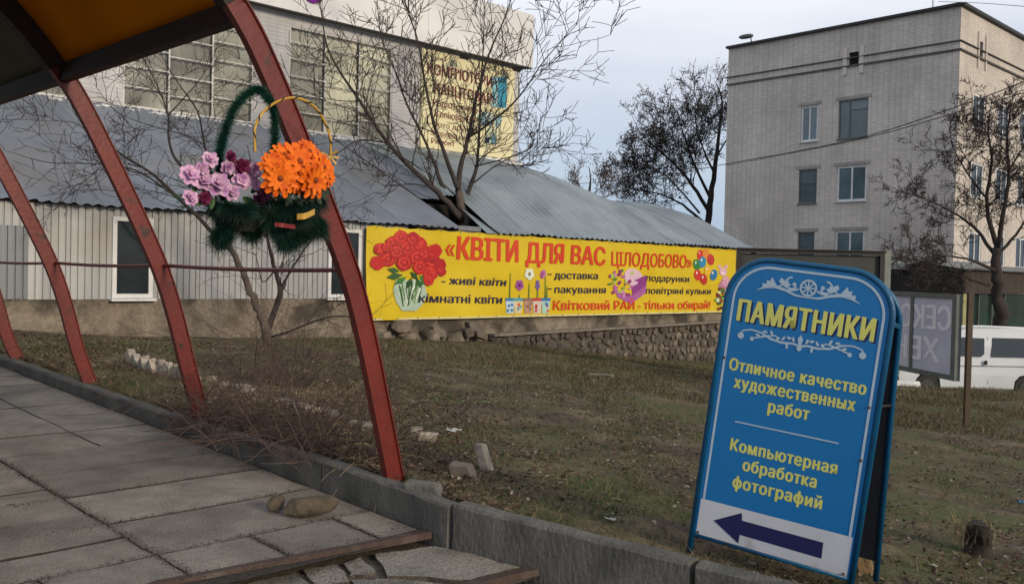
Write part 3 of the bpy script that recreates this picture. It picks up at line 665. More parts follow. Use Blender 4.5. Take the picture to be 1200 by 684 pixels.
# rim that darkens to the tube: folded edge
pr = Print(SO + SN * .006, SAX * KS, SUP * KS, SN)
pr.poly([(.034, .097), (.716, .095), (.716, .268), (.034, .264)], M['whitepr'], .0015)
pr.build('white_band', ab)
pr = Print(SO + SN * .006, SAX * KS, SUP * KS, SN)
bd = [(x, y) for x, y in outline(.047, y0=.266)]; pr.line(bd, .011, M['pale'], .002); pr.build('border_line', ab)
pr = Print(SO + SN * .006, SAX * KS, SUP * KS, SN)
pr.poly([(.108, .179), (.232, .247), (.237, .213), (.600, .213), (.602, .143), (.236, .147), (.236, .106)], M['navysh'], .003); pr.build('arrow', ab)
pr = Print(SO + SN * .006, SAX * KS, SUP * KS, SN); pr.line([(.138, .650), (.600, .652)], .006, M['pale'], .002); pr.build('divider_line', ab)
def orn1():
    pr = Print(SO + SN * .006, SAX * KS, SUP * KS, SN); c = (.374, 1.300); m = M['pale']
    for k in range(16):
        a0, a1 = math.pi * 2 * k / 16, math.pi * 2 * (k + 1) / 16
        pr.line([(c[0] + .034*math.cos(a0), c[1] + .034*math.sin(a0)), (c[0] + .034*math.cos(a1), c[1] + .034*math.sin(a1))], .009, m, .002)
    for k in range(4): a = math.pi * k / 4; pr.line([(c[0] - .032*math.cos(a), c[1] - .032*math.sin(a)), (c[0] + .032*math.cos(a), c[1] + .032*math.sin(a))], .006, m, .0024)
    pr.ell(c[0], c[1], .008, .008, m, .0028)
    for s_ in (-1, 1):
        def q(x, y): return (c[0] + s_ * x, c[1] + y)
        pr.line([q(.0, -.042), q(.05, -.04), (q(.10, -.022)), q(.15, -.012), q(.19, -.022), q(.225, -.038)], [.006, .009, .012, .016, .010, .003], m, .002)
        pr.poly([q(.13, -.02), q(.165, .028), q(.172, .008), q(.187, .012), q(.186, -.006), q(.205, -.006), q(.202, -.022), q(.225, -.038), q(.17, -.016)], m, .0024)
        pr.line([q(.15, -.02), q(.105, .004), q(.09, .018)], [.005, .006, .007], m, .0022)
        pr.poly([q(.075, .004), q(.125, .030), q(.132, .012), q(.118, .000), q(.098, -.012)][::1], m, .0026)
        pts = [q(.075 + .026 * math.cos(a), .012 + .026 * math.sin(a)) for a in [(-2.6 + .42 * k) for k in range(11)]]
        pr.line(pts, .008, m, .002); pr.line([q(.04, -.01), q(.06, -.018), q(.10, -.024)], .008, m, .0022); pr.ell(*q(.062, .008), .009, .009, m, .0024)
    pr.build('scroll_ornament', ab)
    pr = Print(SO + SN * .006, SAX * KS, SUP * KS, SN); c = (.374, 1.056)
    for s_ in (-1, 1):
        def q(x, y): return (c[0] + s_ * x, c[1] + y)
        pr.line([q(.275, -.012), q(.262, .012), q(.225, .022), q(.18, .016), q(.13, -.006), q(.08, -.014), q(.03, -.010), q(0, -.018)], [.005, .007, .007, .008, .010, .010, .009, .012], m, .002)
        pr.ell(*q(.268, -.012), .015, .015, m, .0024)
        pr.line([q(.22, -.018), q(.19, -.008), q(.15, .004), q(.115, .012), q(.09, .004)], [.004, .008, .008, .006, .005], m, .0022)
        pr.ell(*q(.215, -.018), .010, .010, m, .0024, wob=.2)
        for k, (x, y) in enumerate(((.16, .022), (.13, .022), (.075, .006), (.05, .012), (.03, .008), (.10, -.002), (.19, .002), (.055, -.026))):
            pr.ell(*q(x, y), .012, .006, m, .0026 + .0002 * k, n=8, rot=s_ * (k * 1.1), wob=.2)
    pr.poly([(c[0], c[1] + .034), (c[0] + .012, c[1] + .014), (c[0] + .006, c[1] - .01), (c[0] + .012, c[1] - .03), (c[0], c[1] - .04), (c[0] - .012, c[1] - .03), (c[0] - .006, c[1] - .01), (c[0] - .012, c[1] + .014)], m, .004)
    pr.build('scroll_ornament', ab)
orn1()
def st(body, x0, x1, y, h, m='yel', bold=.045, off=.0072, **k):
    return text(lz_=.0001, gap=1.12, *(ab, body, SO, SAX * KS, SUP * KS, SN, x0, x1, y, h, M[m]), bold=bold, off=off, **k)
st('ПАМЯТНИКИ', .082, .686, 1.104, .099, 'navysh', .042, .0066); st('ПАМЯТНИКИ', .073, .677, 1.110, .099, 'yel', .042, .0076)
st('Отличное качество', .072, .679, .880, .055); st('художественных', .106, .645, .803, .055)
st('работ', .276, .462, .724, .055)
st('Компьютерная', .132, .611, .517, .055); st('обработка', .202, .535, .438, .055); st('фотографий', .168, .571, .352, .055)
# rear leaf
rf = on_z(1034, 655, -.03); fr = sg(Wd, 0)
back = Vector((rf.x - fr.x, rf.y - fr.y, 0)); bn = -SN; bn.z = 0; bn.normalize()
RO = SO + bn * .27 + SAX * .06 + Z * .02; RUP = ((sg(0, Hd - .02) + bn * .045 + SAX * .012) - RO); RUP = RUP / (Hd * KS) * 1.0
def rg(x, y, n=0): return RO + SAX * (x * KS) + RUP * (y * KS) + bn * n
MB().tube([rg(x, y) for x, y in outline(.014)], .0125, 8).build('rear_frame', M['bluetube'], ab, smooth=True)
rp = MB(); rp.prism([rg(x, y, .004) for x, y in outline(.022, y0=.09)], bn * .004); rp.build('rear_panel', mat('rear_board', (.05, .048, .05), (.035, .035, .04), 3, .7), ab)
for x in (.014, Wd - .014):
    MB().tube([sg(x, .84), rg(x, .84)], .006, 6).build('spreader_bar', M['black'], ab)
    MB().tube([sg(x, Hd - .22) + bn * .0, rg(x, Hd - .22)], .012, 6).build('hinge', M['bluetube'], ab)
for x, y in ((.012 + .03, .105), (.70, .104), (.70, .60), (.70, .83), (.045, .93)): MB().tube([sg(x, y, .006), sg(x, y, .012)], .006, 8).build('screw', M['rust'], ab)

# ------------------------------------------------------------------ long low building with corrugated roof
lb = thing('long_low_building', wl(3, 2, -.3), 'long low building with grey sheet-metal wall and corrugated metal roof behind the lawn', 'building')
def wall_holes(mb, O, ax, nrm, s0, s1, z0, z1, holes, depth=.15, m=0):
    xs = sorted({s0, s1, *[h[0] for h in holes], *[h[1] for h in holes]}); zs = sorted({z0, z1, *[h[2] for h in holes], *[h[3] for h in holes]})
    xs = [x for x in xs if s0 <= x <= s1]; zs = [z_ for z_ in zs if z0 <= z_ <= z1]
    if mb.uv is None: mb.uv = []
    def P(s, z_): return O + ax * s + Z * z_
    def q(a, b, c, d, uvs): mb.quad(a, b, c, d, m); mb.uv += uvs
    for i in range(len(xs) - 1):
        for j in range(len(zs) - 1):
            cx, cz = (xs[i] + xs[i+1]) / 2, (zs[j] + zs[j+1]) / 2
            if any(h[0] < cx < h[1] and h[2] < cz < h[3] for h in holes): continue
            a, b, c, d = xs[i], xs[i+1], zs[j], zs[j+1]; q(P(a, c), P(b, c), P(b, d), P(a, d), [(a, c), (b, c), (b, d), (a, d)])
    for a, b, c, d in holes:
        if a < s0 or b > s1: continue
        I = -nrm * depth
        for (p, r_) in (((a, c), (b, c)), ((b, c), (b, d)), ((b, d), (a, d)), ((a, d), (a, c))):
            q(P(*p), P(*r_), P(*r_) + I, P(*p) + I, [p, r_, (r_[0] + .1, r_[1] + .1), (p[0] + .1, p[1] + .1)])
    return mb
NR = -D_   # outward normal of the long wall
SB = .58   # bottom of the sheet metal
# plinth (rough plaster) and back/side walls
pl = MB()
nS, nZ = 150, 12
for i in range(nS + 1):
    s = -13 + 27.45 * i / nS
    for j in range(nZ + 1):
        p = wl(s, 0, 0); zb = gz(p.x, p.y) - .15; z_ = zb + (SB - zb) * j / nZ
        b = .08 * noise.noise(Vector((s * 1.1, z_ * 1.4, 0))) + .06 * noise.noise(Vector((s * 4, z_ * 4, 1)))
        pl.v.append(wl(s, -.03 + b * .6 - .12 * (1 - j / nZ) ** 2, z_))
for i in range(nS):
    for j in range(nZ): a = i * (nZ + 1) + j; pl.f.append((a, a + nZ + 1, a + nZ + 2, a + 1)); pl.m.append(0)
pl.build('plinth', M['plaster'], lb, smooth=True)
# corrugated wall sheets
def wall_sheet(s0, s1, z0, z1, holes, m, off=0.0, pitch=.118):
    mb = MB(); s = s0; cols = []
    while s < s1 - 1e-4:
        for ds, dp in ((0, 0), (.010, -.024), (.026, -.024), (.036, 0)):
            if s + ds <= s1: cols.append((s + ds, dp))
        s += pitch
    cols.append((s1, 0))
    def rowz(sa, sb):
        zs = [z0, z1]
        for h in holes:
            if h[0] < (sa + sb) / 2 < h[1]: zs += [h[2], h[3]]
        return sorted(zs)
    for k in range(len(cols) - 1):
        (sa, da), (sb, db) = cols[k], cols[k+1]; zs = rowz(sa, sb)
        for j in range(len(zs) - 1):
            mz = (zs[j] + zs[j+1]) / 2
            if any(h[0] < (sa + sb) / 2 < h[1] and h[2] < mz < h[3] for h in holes): continue
            mb.quad(wl(sa, -off - da, zs[j]), wl(sb, -off - db, zs[j]), wl(sb, -off - db, zs[j+1]), wl(sa, -off - da, zs[j+1]))
    return mb.build('metal_sheet', m, lb)
WH = [(-5.45, -4.74, .60, 2.02), (-1.12, -.32, .60, 2.03)]
s = -13.0
while s < .9:
    e = min(s + 1.14, .95)
    wall_sheet(s, e, SB, 2.26, [h for h in WH if h[1] > s and h[0] < e], M['sheet'], off=.03 + (.003 if int(s) % 2 else 0)); s = e
wall_sheet(-8.2, -6.80, SB + .01, 1.78, [], M['sheetd'], off=.07)['label'] = 'darker grey sheet fixed over the wall cladding'
MB().box(wl(-6, -.035, 2.2), E_ * 6.9, D_ * .01, Z * .03).build('top_batten', M['rust'], lb)
inner = MB(); inner.box(wl(.7, .35, 1.1), E_ * 13.75, D_ * .12, Z * 1.05)
# inner wall pieces around the windows
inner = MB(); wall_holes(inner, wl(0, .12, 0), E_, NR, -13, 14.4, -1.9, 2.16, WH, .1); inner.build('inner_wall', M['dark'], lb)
wr = MB(); wr.box(wl(8, .06, 1.2), E_ * 6.4, D_ * .05, Z * .94); wr.build('wall', M['plaster'], lb)
ew = MB(); ew.quad(wl(14.4, .0, -2), wl(14.4, 10.5, -2), wl(14.4, 10.5, 3), wl(14.4, 0, 2.1)); ew.poly([wl(14.4, 0, 2.1), wl(14.4, .62, 2.5), wl(14.4, 2.06, 3.15), wl(14.4, 3.73, 3.6), wl(14.4, 5.33, 3.78), wl(14.4, 7, 3.6), wl(14.4, 8.6, 3.15), wl(14.4, 10.5, 2.1)]); ew.quad(wl(-13, 0, -1), wl(-13, 6, -1), wl(-13, 6, 4.6), wl(-13, 0, 2.1)); ew.build('end_wall', M['plaster'], lb)
def window(parent, O, ax, nrm, s0, s1, z0, z1, fw=.07, vb=(), hb=(), frame='whiteframe', glass='dglass', inset=.06, proud=.0, sill=True, name='window', split=False):
    """a window: frame bars (part), panes (sub-parts), a sill"""
    mb = MB(); q = lambda s, z_, n: O + ax * s + Z * z_ + nrm * n
    th = .03
    def bar(a, b, c, d): mb.box(q((a + b) / 2, (c + d) / 2, -inset), ax * ((b - a) / 2), nrm * th, Z * ((d - c) / 2))
    bar(s0, s0 + fw, z0, z1); bar(s1 - fw, s1, z0, z1); bar(s0 + fw, s1 - fw, z0, z0 + fw); bar(s0 + fw, s1 - fw, z1 - fw, z1)
    for v in vb: bar(v - fw * .4, v + fw * .4, z0 + fw, z1 - fw)
    xs = [s0 + fw] + [x for v in vb for x in (v - fw * .4, v + fw * .4)] + [s1 - fw]
    cols = [(xs[i], xs[i+1]) for i in range(0, len(xs), 2)]
    for ci, (a, b) in enumerate(cols):
        for h in (hb[ci] if hb and isinstance(hb[0], (list, tuple)) else hb): bar(a, b, h - fw * .3, h + fw * .3)
    fo = mb.build(name, M[frame], parent)
    for ci, (a, b) in enumerate(cols):
        hs = list(hb[ci] if hb and isinstance(hb[0], (list, tuple)) else hb); zz = [z0 + fw] + sorted(hs) + [z1 - fw]
        for k in range(len(zz) - 1):
            p = MB(); tl = rnd(-.006, .006)
            p.quad(q(a, zz[k], -inset + tl), q(b, zz[k], -inset - tl), q(b, zz[k+1], -inset - tl), q(a, zz[k+1], -inset + tl)); p.build('pane', M[glass], fo)
    if sill: s_ = MB(); s_.box(q((s0 + s1) / 2, z0 - .03, .02), ax * ((s1 - s0) / 2 + .04), nrm * .07, Z * .02); s_.build('sill', M[frame], fo)
    return fo
OW = wl(0, -.06, 0)
window(lb, OW, E_, NR, -5.45, -4.74, .60, 2.02, fw=.075, inset=.03)
window(lb, OW, E_, NR, -1.12, -.32, .60, 2.03, fw=.07, inset=-.0)
for s_, z_, c_ in ((-5.15, .75, 'leaf'), (-5.02, .78, 'pinkp')):   # pot plants behind the glass shown at the sill
    pass
# roof
VP = ([-.25, 0, .62, 2.06, 3.73, 5.33, 5.6], [2.14, 2.22, 2.54, 3.23, 3.69, 3.85, 3.86])
def roof_z(s, w_):
    if s < 3.0: return 2.30 + .4636 * w_ + .02 * noise.noise(Vector((s * .8, w_ * .7, 0)))
    zr = interp(s, [3, 7, 9.6, 10.9, 11.9, 14.6], [4.80, 4.8, 4.42, 4.02, 3.82, 3.86])
    pv = interp(w_, *VP); x = 2.18 + (pv - 2.18) * (zr - 2.18) / 1.67
    lin = 2.25 + (zr - 2.25) * w_ / 5.5
    t = min(1, max(0, (s - 3) / 5)); return lin * (1 - t) * .55 + x * (1 - (1 - t) * .55) + .02 * noise.noise(Vector((s * .8, w_ * .7, 0)))
def roof_sheet(s0, s1, w0, w1, m, amp=.012, pitch=.13, lift=0, n=None, jag=0):
    mb = MB(); ns = max(4, int((s1 - s0) / pitch * 4)); nw = max(3, int((w1 - w0) / .35))
    wa = w0 + rnd(-.03, .03)
    for i in range(ns + 1):
        s = s0 + (s1 - s0) * i / ns; h = amp * math.sin(2 * math.pi * s / pitch)
        for j in range(nw + 1): w_ = wa + (w1 - wa) * j / nw; mb.v.append(wl(s, w_, roof_z(s if abs(s - 3) > .01 else 3.0, w_) + h + lift + (.0 if j else rnd(-.008, .008))))
    for i in range(ns):
        for j in range(nw): a = i * (nw + 1) + j; mb.f.append((a, a + nw + 1, a + nw + 2, a + 1)); mb.m.append(0)
    return mb.build('roof_sheet', m, lb, smooth=True)
s = -13.0; k = 0
while s < 2.35:
    e = min(s + 1.05, 2.36)
    if 2.36 - e < .3: e = 2.36
    roof_sheet(s, e, -.22, 5.55, M['roof'], lift=.006 * (k % 2), amp=.018, pitch=.20); s = e; k += 1
roof_sheet(2.36, 2.99, 1.4, 5.55, M['roof'], amp=.009)
roof_sheet(3.0, 3.45, 1.35, 5.55, M['roofr'])
s = 3.45; k = 0
while s < 14.6:
    e = min(s + 1.02, 14.68)
    if 14.68 - e < .3: e = 14.68
    roof_sheet(s, e, -.22 if s > 3.5 else -.22, 5.55, M['roofr'], lift=.006 * (k % 2), amp=.024, pitch=.20); s = e; k += 1
sl_ = MB()   # slanted torn end sheet beside the tree gap
sl_.poly([wl(3.12, -.22, 2.11), wl(3.45, -.22, 2.12), wl(3.45, 1.4, 2.93), wl(3.3, .75, 2.62)]); sl_.build('roof_sheet', M['roofr'], lb)
bk = MB()
for a in range(10):
    s0, s1 = 9.7 + a * .5, 9.7 + (a + 1) * .5
    for b in range(6):
        w0, w1 = 5.5 + b * .85, 5.5 + (b + 1) * .85
        zf = lambda s, w_: roof_z(s, max(0, 11.0 - w_))
        bk.quad(wl(s0, w0, zf(s0, w0)), wl(s1, w0, zf(s1, w0)), wl(s1, w1, zf(s1, w1)), wl(s0, w1, zf(s0, w1)))
bk.build('rear_roof', M['roofr'], lb, smooth=True)
MB().box(wl(2.75, .1, 2.21), E_ * .35, D_ * .12, Z * .055).build('wall_cap', M['sheetd'], lb)
MB().box(wl(2.75, 1.5, 2.4), E_ * .7, D_ * .02, Z * .45).build('gap_board', M['dark'], lb)
# coping and rubble stone footing under the banner
def cz(s): return interp(s, [3.4, 7.4, 13.1, 14.4], [-.30, -.25, -.17, -.16])
cp = MB()
for k in range(22):
    s0 = 3.35 + k * .503; s1 = s0 + .503; z0, z1 = cz(s0), cz(s1)
    cp.box(wl((s0 + s1) / 2, -.16, (z0 + z1) / 2), (wl(s1, 0, z1) - wl(s0, 0, z0)) / 2, D_ * .15, Z * .03, j=.004)
cp.build('coping', M['coping'], lb)
mo = MB()
for k in range(60):
    s0 = 3.4 + k * .185; s1 = s0 + .185; p0, p1 = wl(s0, -.2, 0), wl(s1, -.2, 0); a0, a1 = gz(p0.x, p0.y) - .2, gz(p1.x, p1.y) - .2
    mo.quad(wl(s0, -.20, a0), wl(s1, -.20, a1), wl(s1, -.18, cz(s1)), wl(s0, -.18, cz(s0)))
mo.build('footing', M['mortar'], lb)
s = 3.45; nst = 0
while s < 14.3:
    p = wl(s, -.2, 0); zb = gz(p.x, p.y) - .05; z_ = zb; zt = cz(s) - .03; wd = rnd(.18, .36)
    rows_ = max(1, round((zt - zb) / .22)); hh = (zt - zb) / rows_
    for r_ in range(rows_):
        so = s + (wd * .5 if r_ % 2 else 0) + rnd(-.03, .03)
        mb = MB(); tl_ = rnd(-.7, .7); mb.hull(wl(so + rnd(-.05, .05), -.19, zb + hh * (r_ + .5) + rnd(-.04, .04)), wd * .5 * rnd(.8, 1.25), .09, hh * .5 * rnd(.85, 1.25), (E_ * math.cos(tl_) + Z * math.sin(tl_)), D_, (Z * math.cos(tl_) - E_ * math.sin(tl_)), rough=.3, n=13, boxy=.35)
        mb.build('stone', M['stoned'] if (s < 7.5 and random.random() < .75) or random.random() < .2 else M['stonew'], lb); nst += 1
    s += wd
for k in range(14):   # boulders at the foot of the plaster, left of the stone wall
    s = rnd(-.4, 3.3); r_ = rnd(.14, .34); p = wl(s, -.15, 0)
    MB().hull(wl(s, rnd(-.3, -.12), gz(p.x, p.y) + rnd(.02, .3)), r_, .16, r_ * rnd(.5, .8), (E_ + Z * rnd(-.3, .3)).normalized(), D_, (Z + E_ * rnd(-.4, .4)).normalized(), rough=.3, n=14, boxy=.3).build('stone', M['plaster'] if k % 2 else M['stonew'], lb)
# ------------------------------------------------------------------ tall grey building behind
gb_ = thing('grey_shop_building', wl(0, 10, -.3), 'tall pale grey building with big barred windows and a white fascia behind the metal roof', 'building')
BW = 5.6
WN = [(-11.8, -8.45, 4.9, 7.64), (-7.55, -4.2, 4.9, 7.64), (-3.2, .12, 4.9, 7.64), (1.14, 4.5, 4.9, 7.64)]
bwm = MB(); wall_holes(bwm, wl(0, BW, 0), E_, NR, -16, 9.62, 3.6, 7.95, WN, .18)
bwm.build('wall', M['brickg'], gb_)
bs = MB(); bs.uv = []
for P_ in ([wl(9.62, BW, -.5), wl(9.62, 18, -.5), wl(9.62, 18, 9), wl(9.62, BW, 9)], [wl(-16, BW, -.5), wl(-16, 18, -.5), wl(-16, 18, 9), wl(-16, BW, 9)], [wl(-16, 18, -.5), wl(9.62, 18, -.5), wl(9.62, 18, 9), wl(-16, 18, 9)]):
    bs.quad(*P_); bs.uv += [(0, 0), (12, 0), (12, 9), (0, 9)]
bs.build('side_wall', M['brickg'], gb_)
MB().box(wl(-3, 11.8, 9.0), E_ * 12.6, D_ * 6.2, Z * .05).build('roof', M['fascia'], gb_)
s = -16.2; k = 0
while s < 9.9:
    e = min(s + 4.35, 9.93); MB().box(wl((s + e) / 2, BW - .14, 8.80), E_ * ((e - s) / 2 - .004), D_ * .16, Z * .86).build('fascia_panel', M['fascia'], gb_); s = e
MB().box(wl(9.93 - .05, BW + 2, 8.80), E_ * .05, D_ * 2, Z * .86).build('fascia_panel', M['fascia'], gb_)
MB().box(wl(-3, BW - .20, 7.92), E_ * 12.9, D_ * .10, Z * .012).build('drip_edge', M['black'], gb_)
mb = MB()
for k in range(90):
    s0 = -16 + k * .285; mb.box(wl(s0 + .14, BW - .10 - rnd(0, .05), 4.76 + rnd(-.03, .03)), E_ * .143, D_ * .12, Z * rnd(.03, .07), j=.01)
mb.build('white_flashing', M['snow'], gb_)
pl_ = MB()
pts = []
for k in range(19): a = math.radians(200 + 20 * k * .9); pts.append(wl(1.62 + .30 * math.cos(a), BW - .33, 8.62 + .30 * math.sin(a)))
pl_.tube(pts, .075, 6); o = pl_.build('sign_letter', mat('purple_letter', (.28, .03, .42), (.22, .02, .34), 3, .4), gb_); o['label'] = 'purple rounded sign letter on the fascia'
for wi, (a, b, c, d) in enumerate(WN):
    w3 = (b - a) / 3; vb = (a + w3, a + 2 * w3)
    hb = [[5.38 + o_, 5.86 + o_, 6.32 + o_, 6.78 + o_, 7.22] for o_ in (0, -.08, .05)]
    window(gb_, wl(0, BW, 0), E_, NR, a, b, c, d, fw=.042, vb=vb, hb=hb, frame='whitebar', glass='pane', inset=.05, sill=False)
    for ci in range(3):
        cu = MB(); x0, x1 = a + w3 * ci + .02, a + w3 * (ci + 1) - .02; n = 40; ph = rnd(0, 6)
        zb = c
        for i in range(n + 1):
            x = x0 + (x1 - x0) * i / n; dpt = BW + .14 + .025 * math.sin(i * .9 + ph) + .02 * math.sin(i * 2.3)
            cu.v += [wl(x, dpt, zb), wl(x, dpt + .02, d)]
        for i in range(n): cu.f.append((2*i, 2*i+2, 2*i+3, 2*i+1)); cu.m.append(0)
        cu.build('curtain', M['blind'] if wi == 3 and ci != 0 else M['curtain'], gb_, smooth=True)
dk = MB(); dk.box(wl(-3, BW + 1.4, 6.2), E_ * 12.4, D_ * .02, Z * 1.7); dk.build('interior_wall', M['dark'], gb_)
# floodlights over the poster and bent flue pipe
for s_, lab in ((6.72, 'small black floodlight over the poster, the left of two'), (8.92, 'small black floodlight over the poster, the right of two')):
    t = thing('floodlight', wl(s_, BW - .2, 7.75), lab, 'floodlight', 'floodlights above the poster')
    MB().tube([wl(s_ - .25, BW, 7.80), wl(s_ - .1, BW - .3, 7.86), wl(s_, BW - .55, 7.80)], .014, 5).build('bracket', M['black'], t)
    h_ = MB(); c = wl(s_ + .02, BW - .62, 7.70); ax2 = (NR * .8 - Z * .6).normalized(); up2 = (NR * .6 + Z * .8).normalized()
    f0 = [c + E_ * x * .17 + up2 * y * .10 for x, y in ((-1, -1), (1, -1), (1, 1), (-1, 1))]; f1 = [c - ax2 * .16 + E_ * x * .10 + up2 * y * .06 for x, y in ((-1, -1), (1, -1), (1, 1), (-1, 1))]
    for k in range(4): h_.quad(f0[k], f0[(k+1) % 4], f1[(k+1) % 4], f1[k])
    h_.quad(*f1); h_.quad(*f0); h_.build('housing', M['black'], t)
flue = [at_d(622, 207, 27.3), at_d(611, 203, 27.3), at_d(560, 196, 26.8)]
MB().tube([at_d(x, y, 25.2) for x, y in ((505, 183), (495, 190), (484, 207), (483, 214), (491, 218), (530, 225))], .05, 6)
fl = MB(); fl.tube([at_d(x, y, 25.3) for x, y in ((503, 184), (493, 193), (485, 205), (483, 213), (492, 219), (530, 225))], .042, 8)
tag(fl.build('flue_pipe', M['black'], smooth=True), 'thin bent black pipe rising from the metal roof below the big window', 'pipe')
# ------------------------------------------------------------------ poster on the grey wall
PO = wl(0, BW - .05, 0)
po = thing('wall_poster', wl(7.4, BW - .05, 4.9), 'cream poster with dark red lettering and small pictures on the grey wall', 'poster')
MB().box(wl(7.42, BW - .04, 6.36), E_ * 1.90, D_ * .03, Z * 1.47).build('panel', mat('cream_print', (.74, .69, .43), (.66, .61, .38), 1, .6, c3=(.66, .61, .40), s3=.8), po)
cr = pc('#6e2a2a')
def pt(body, x0, x1, y, h, b=.02): text(po, body, wl(0, BW - .075, 0), E_, Z, NR, x0, x1, y, h, cr, bold=b, off=.004)
pt("КОМП'ЮТЕРИ", 5.72, 8.35, 7.10, .33, .03); pt('КАНЦТОВАРИ', 6.0, 8.62, 6.55, .33, .03); pt('Радіотехніка', 5.95, 7.75, 6.19, .19); pt('Копіювання', 6.05, 7.62, 5.86, .20)
pt('• Фото друк', 5.75, 7.4, 5.56, .15, .01); pt('• Заправка карт.', 5.75, 7.55, 5.30, .15, .01); pt('• Ремонт', 5.75, 6.85, 5.04, .16, .01)
pr = Print(wl(0, BW - .075, 0), E_, Z, NR)
pr.poly([(8.35, 6.48), (8.98, 6.52), (8.98, 7.52), (8.35, 7.42)], pc('#2f8fae'), .004); pr.poly([(8.35, 6.48), (8.62, 6.50), (8.60, 7.46), (8.35, 7.42)], pc('#8cc0cf'), .005)
pr.build('printed_picture', po)
pr = Print(wl(0, BW - .075, 0), E_, Z, NR); pr.ell(8.1, 6.05, .34, .22, pc('#8fb8c4'), .004, wob=.12); pr.ell(8.25, 6.1, .15, .18, pc('#c7d9d6'), .005); pr.poly([(8.5, 5.85), (8.75, 5.9), (8.8, 6.25), (8.5, 6.2)], pc('#9cc4cc'), .004); pr.build('printed_picture', po)
pr = Print(wl(0, BW - .075, 0), E_, Z, NR); pr.poly([(8.05, 5.25), (8.6, 5.3), (8.62, 5.7), (8.45, 5.85), (8.1, 5.75)], pc('#b9c3a5'), .004); pr.poly([(8.08, 5.28), (8.28, 5.29), (8.28, 5.5), (8.08, 5.48)], pc('#1f3a5a'), .005); pr.ell(8.45, 5.45, .13, .17, pc('#6fa3b4'), .005); pr.build('printed_picture', po)
# ------------------------------------------------------------------ the yellow banner
def bdisp(x, y): return .05 * noise.noise(Vector((x * .6, y * .7, 4))) + .010 * math.sin(x * 2.2 + y * 3.5 + 2 * math.sin(x * .7)) + .03
BO = wl(0, -.13, 0); BH0, BH1 = .12, 2.09
ban = thing('yellow_banner', wl(6.8, -.13, .12), 'long yellow vinyl banner with red Ukrainian flower-shop lettering on the wall under the eaves', 'banner')
bm = MB(); nx, ny = 120, 14
for i in range(nx + 1):
    s = -.24 + 13.99 * i / nx
    for j in range(ny + 1):
        f = j / ny; sag = .03 * math.sin(i * .9) * (1 - f) ** 2 + .05 * (1 - f) * (1 if i < 2 else 0)
        z_ = BH0 + (BH1 - BH0) * f + (.05 * (1 - s / 13.7) * f) - .030 * abs(math.sin(s * 5.37)) * (f == 1) + sag * .3
        bm.v.append(BO + E_ * s + Z * z_ + NR * (bdisp(s, z_) + .012 * math.sin(s * 3.1 + z_ * 3) * math.exp(-((s - .9) ** 2)) ))
for i in range(nx):
    for j in range(ny): a = i * (ny + 1) + j; bm.f.append((a, a + ny + 1, a + ny + 2, a + 1)); bm.m.append(0)
ym = mat('yellow_vinyl', (.66, .49, .012), (.59, .43, .012), 1.2, .42, .5, 2.2, spec=.35, stretch=(1, 1, 1.5))
bm.build('vinyl_sheet', ym, ban, smooth=True)
hm = MB()
for i in range(nx): 
    s0, s1 = -.24 + 13.99 * i / nx, -.24 + 13.99 * (i + 1) / nx
    hm.quad(BO + E_*s0 + Z*(BH0-.008) + NR*(bdisp(s0, BH0)+.004), BO + E_*s1 + Z*(BH0-.008) + NR*(bdisp(s1, BH0)+.004), BO + E_*s1 + Z*(BH0+.035) + NR*(bdisp(s1, BH0)+.008), BO + E_*s0 + Z*(BH0+.035) + NR*(bdisp(s0, BH0)+.008))
hm.build('pale_hem', mat('pale_hem', (.72, .66, .34), (.6, .55, .3), 3, .5), ban)
ey = MB()
for k in range(24):
    for f in (0, 1):
        s_ = .0 + k * .585; z_ = BH0 + .03 if f == 0 else BH1 - .03 + .05 * (1 - s_ / 13.7); c_ = BO + E_ * s_ + Z * z_ + NR * (bdisp(s_, z_) + .022)
        ey.poly([c_ + E_ * (.016 * math.cos(a_ * .785)) + Z * (.016 * math.sin(a_ * .785)) for a_ in range(8)])
tag(ey.build('eyelets', M['chrome'], ban), kind='stuff')
# px on photo -> banner coordinates
def bxy(px, py):
    p = on_pl(px, py, BO, D_); d = p - BO; return d.dot(E_), d.z
RED, NAV = mat('banner_red', (.62, .055, .012), (.56, .045, .01), 4, .5), mat('banner_navy', (.018, .014, .045), (.014, .012, .04), 4, .5)
def bt(body, px0, py0, px1, py1, h_px, m, bold=.02, shear=0.0, name='lettering'):
    """baseline from (px0,py0) to (px1,py1)"""
    x0, y0 = bxy(px0, py0); x1, y1 = bxy(px1, py1); _, yt = bxy(px0, py0 - h_px); h = yt - y0
    up = Z; ax = E_ + Z * ((y1 - y0) / (x1 - x0))
    return text(ban, body, BO + Z * (y0 - (y1 - y0) / (x1 - x0) * x0), ax, up, NR, x0, x1, 0, h, m, name=name, bold=bold, off=.016, shear=shear, disp=lambda X, Y: bdisp(X, Y + y0))
bt('«', 521, 299, 532, 300, 21, RED, .02)
bt('КВІТИ', 534, 303.5, 606, 307, 27, RED, .045)
bt('ДЛЯ', 614, 307.5, 660, 309, 24, RED, .045)
bt('ВАС', 668, 309, 707, 311, 22, RED, .045)
bt('ЦІЛОДОБОВО', 714, 311, 803, 314, 16.5, RED, .03)
bt('»', 803, 313, 809, 313.5, 14, RED, .02)
bt('- живі квіти', 516, 332.5, 591, 335, 9, NAV, .045, .18)
bt('-', 477, 352, 483, 352, 9, NAV, .03)
bt('кімнатні квіти', 489, 354, 587, 355.5, 10, NAV, .045, .1)
bt('-', 640, 324, 645, 324, 9, NAV, .02); bt('доставка', 648, 326.5, 699, 327, 8.5, NAV, .04, .05)
bt('-', 640, 341, 645, 341, 9, NAV, .02); bt('пакування', 648, 343, 708, 343.5, 8.5, NAV, .04, .05)
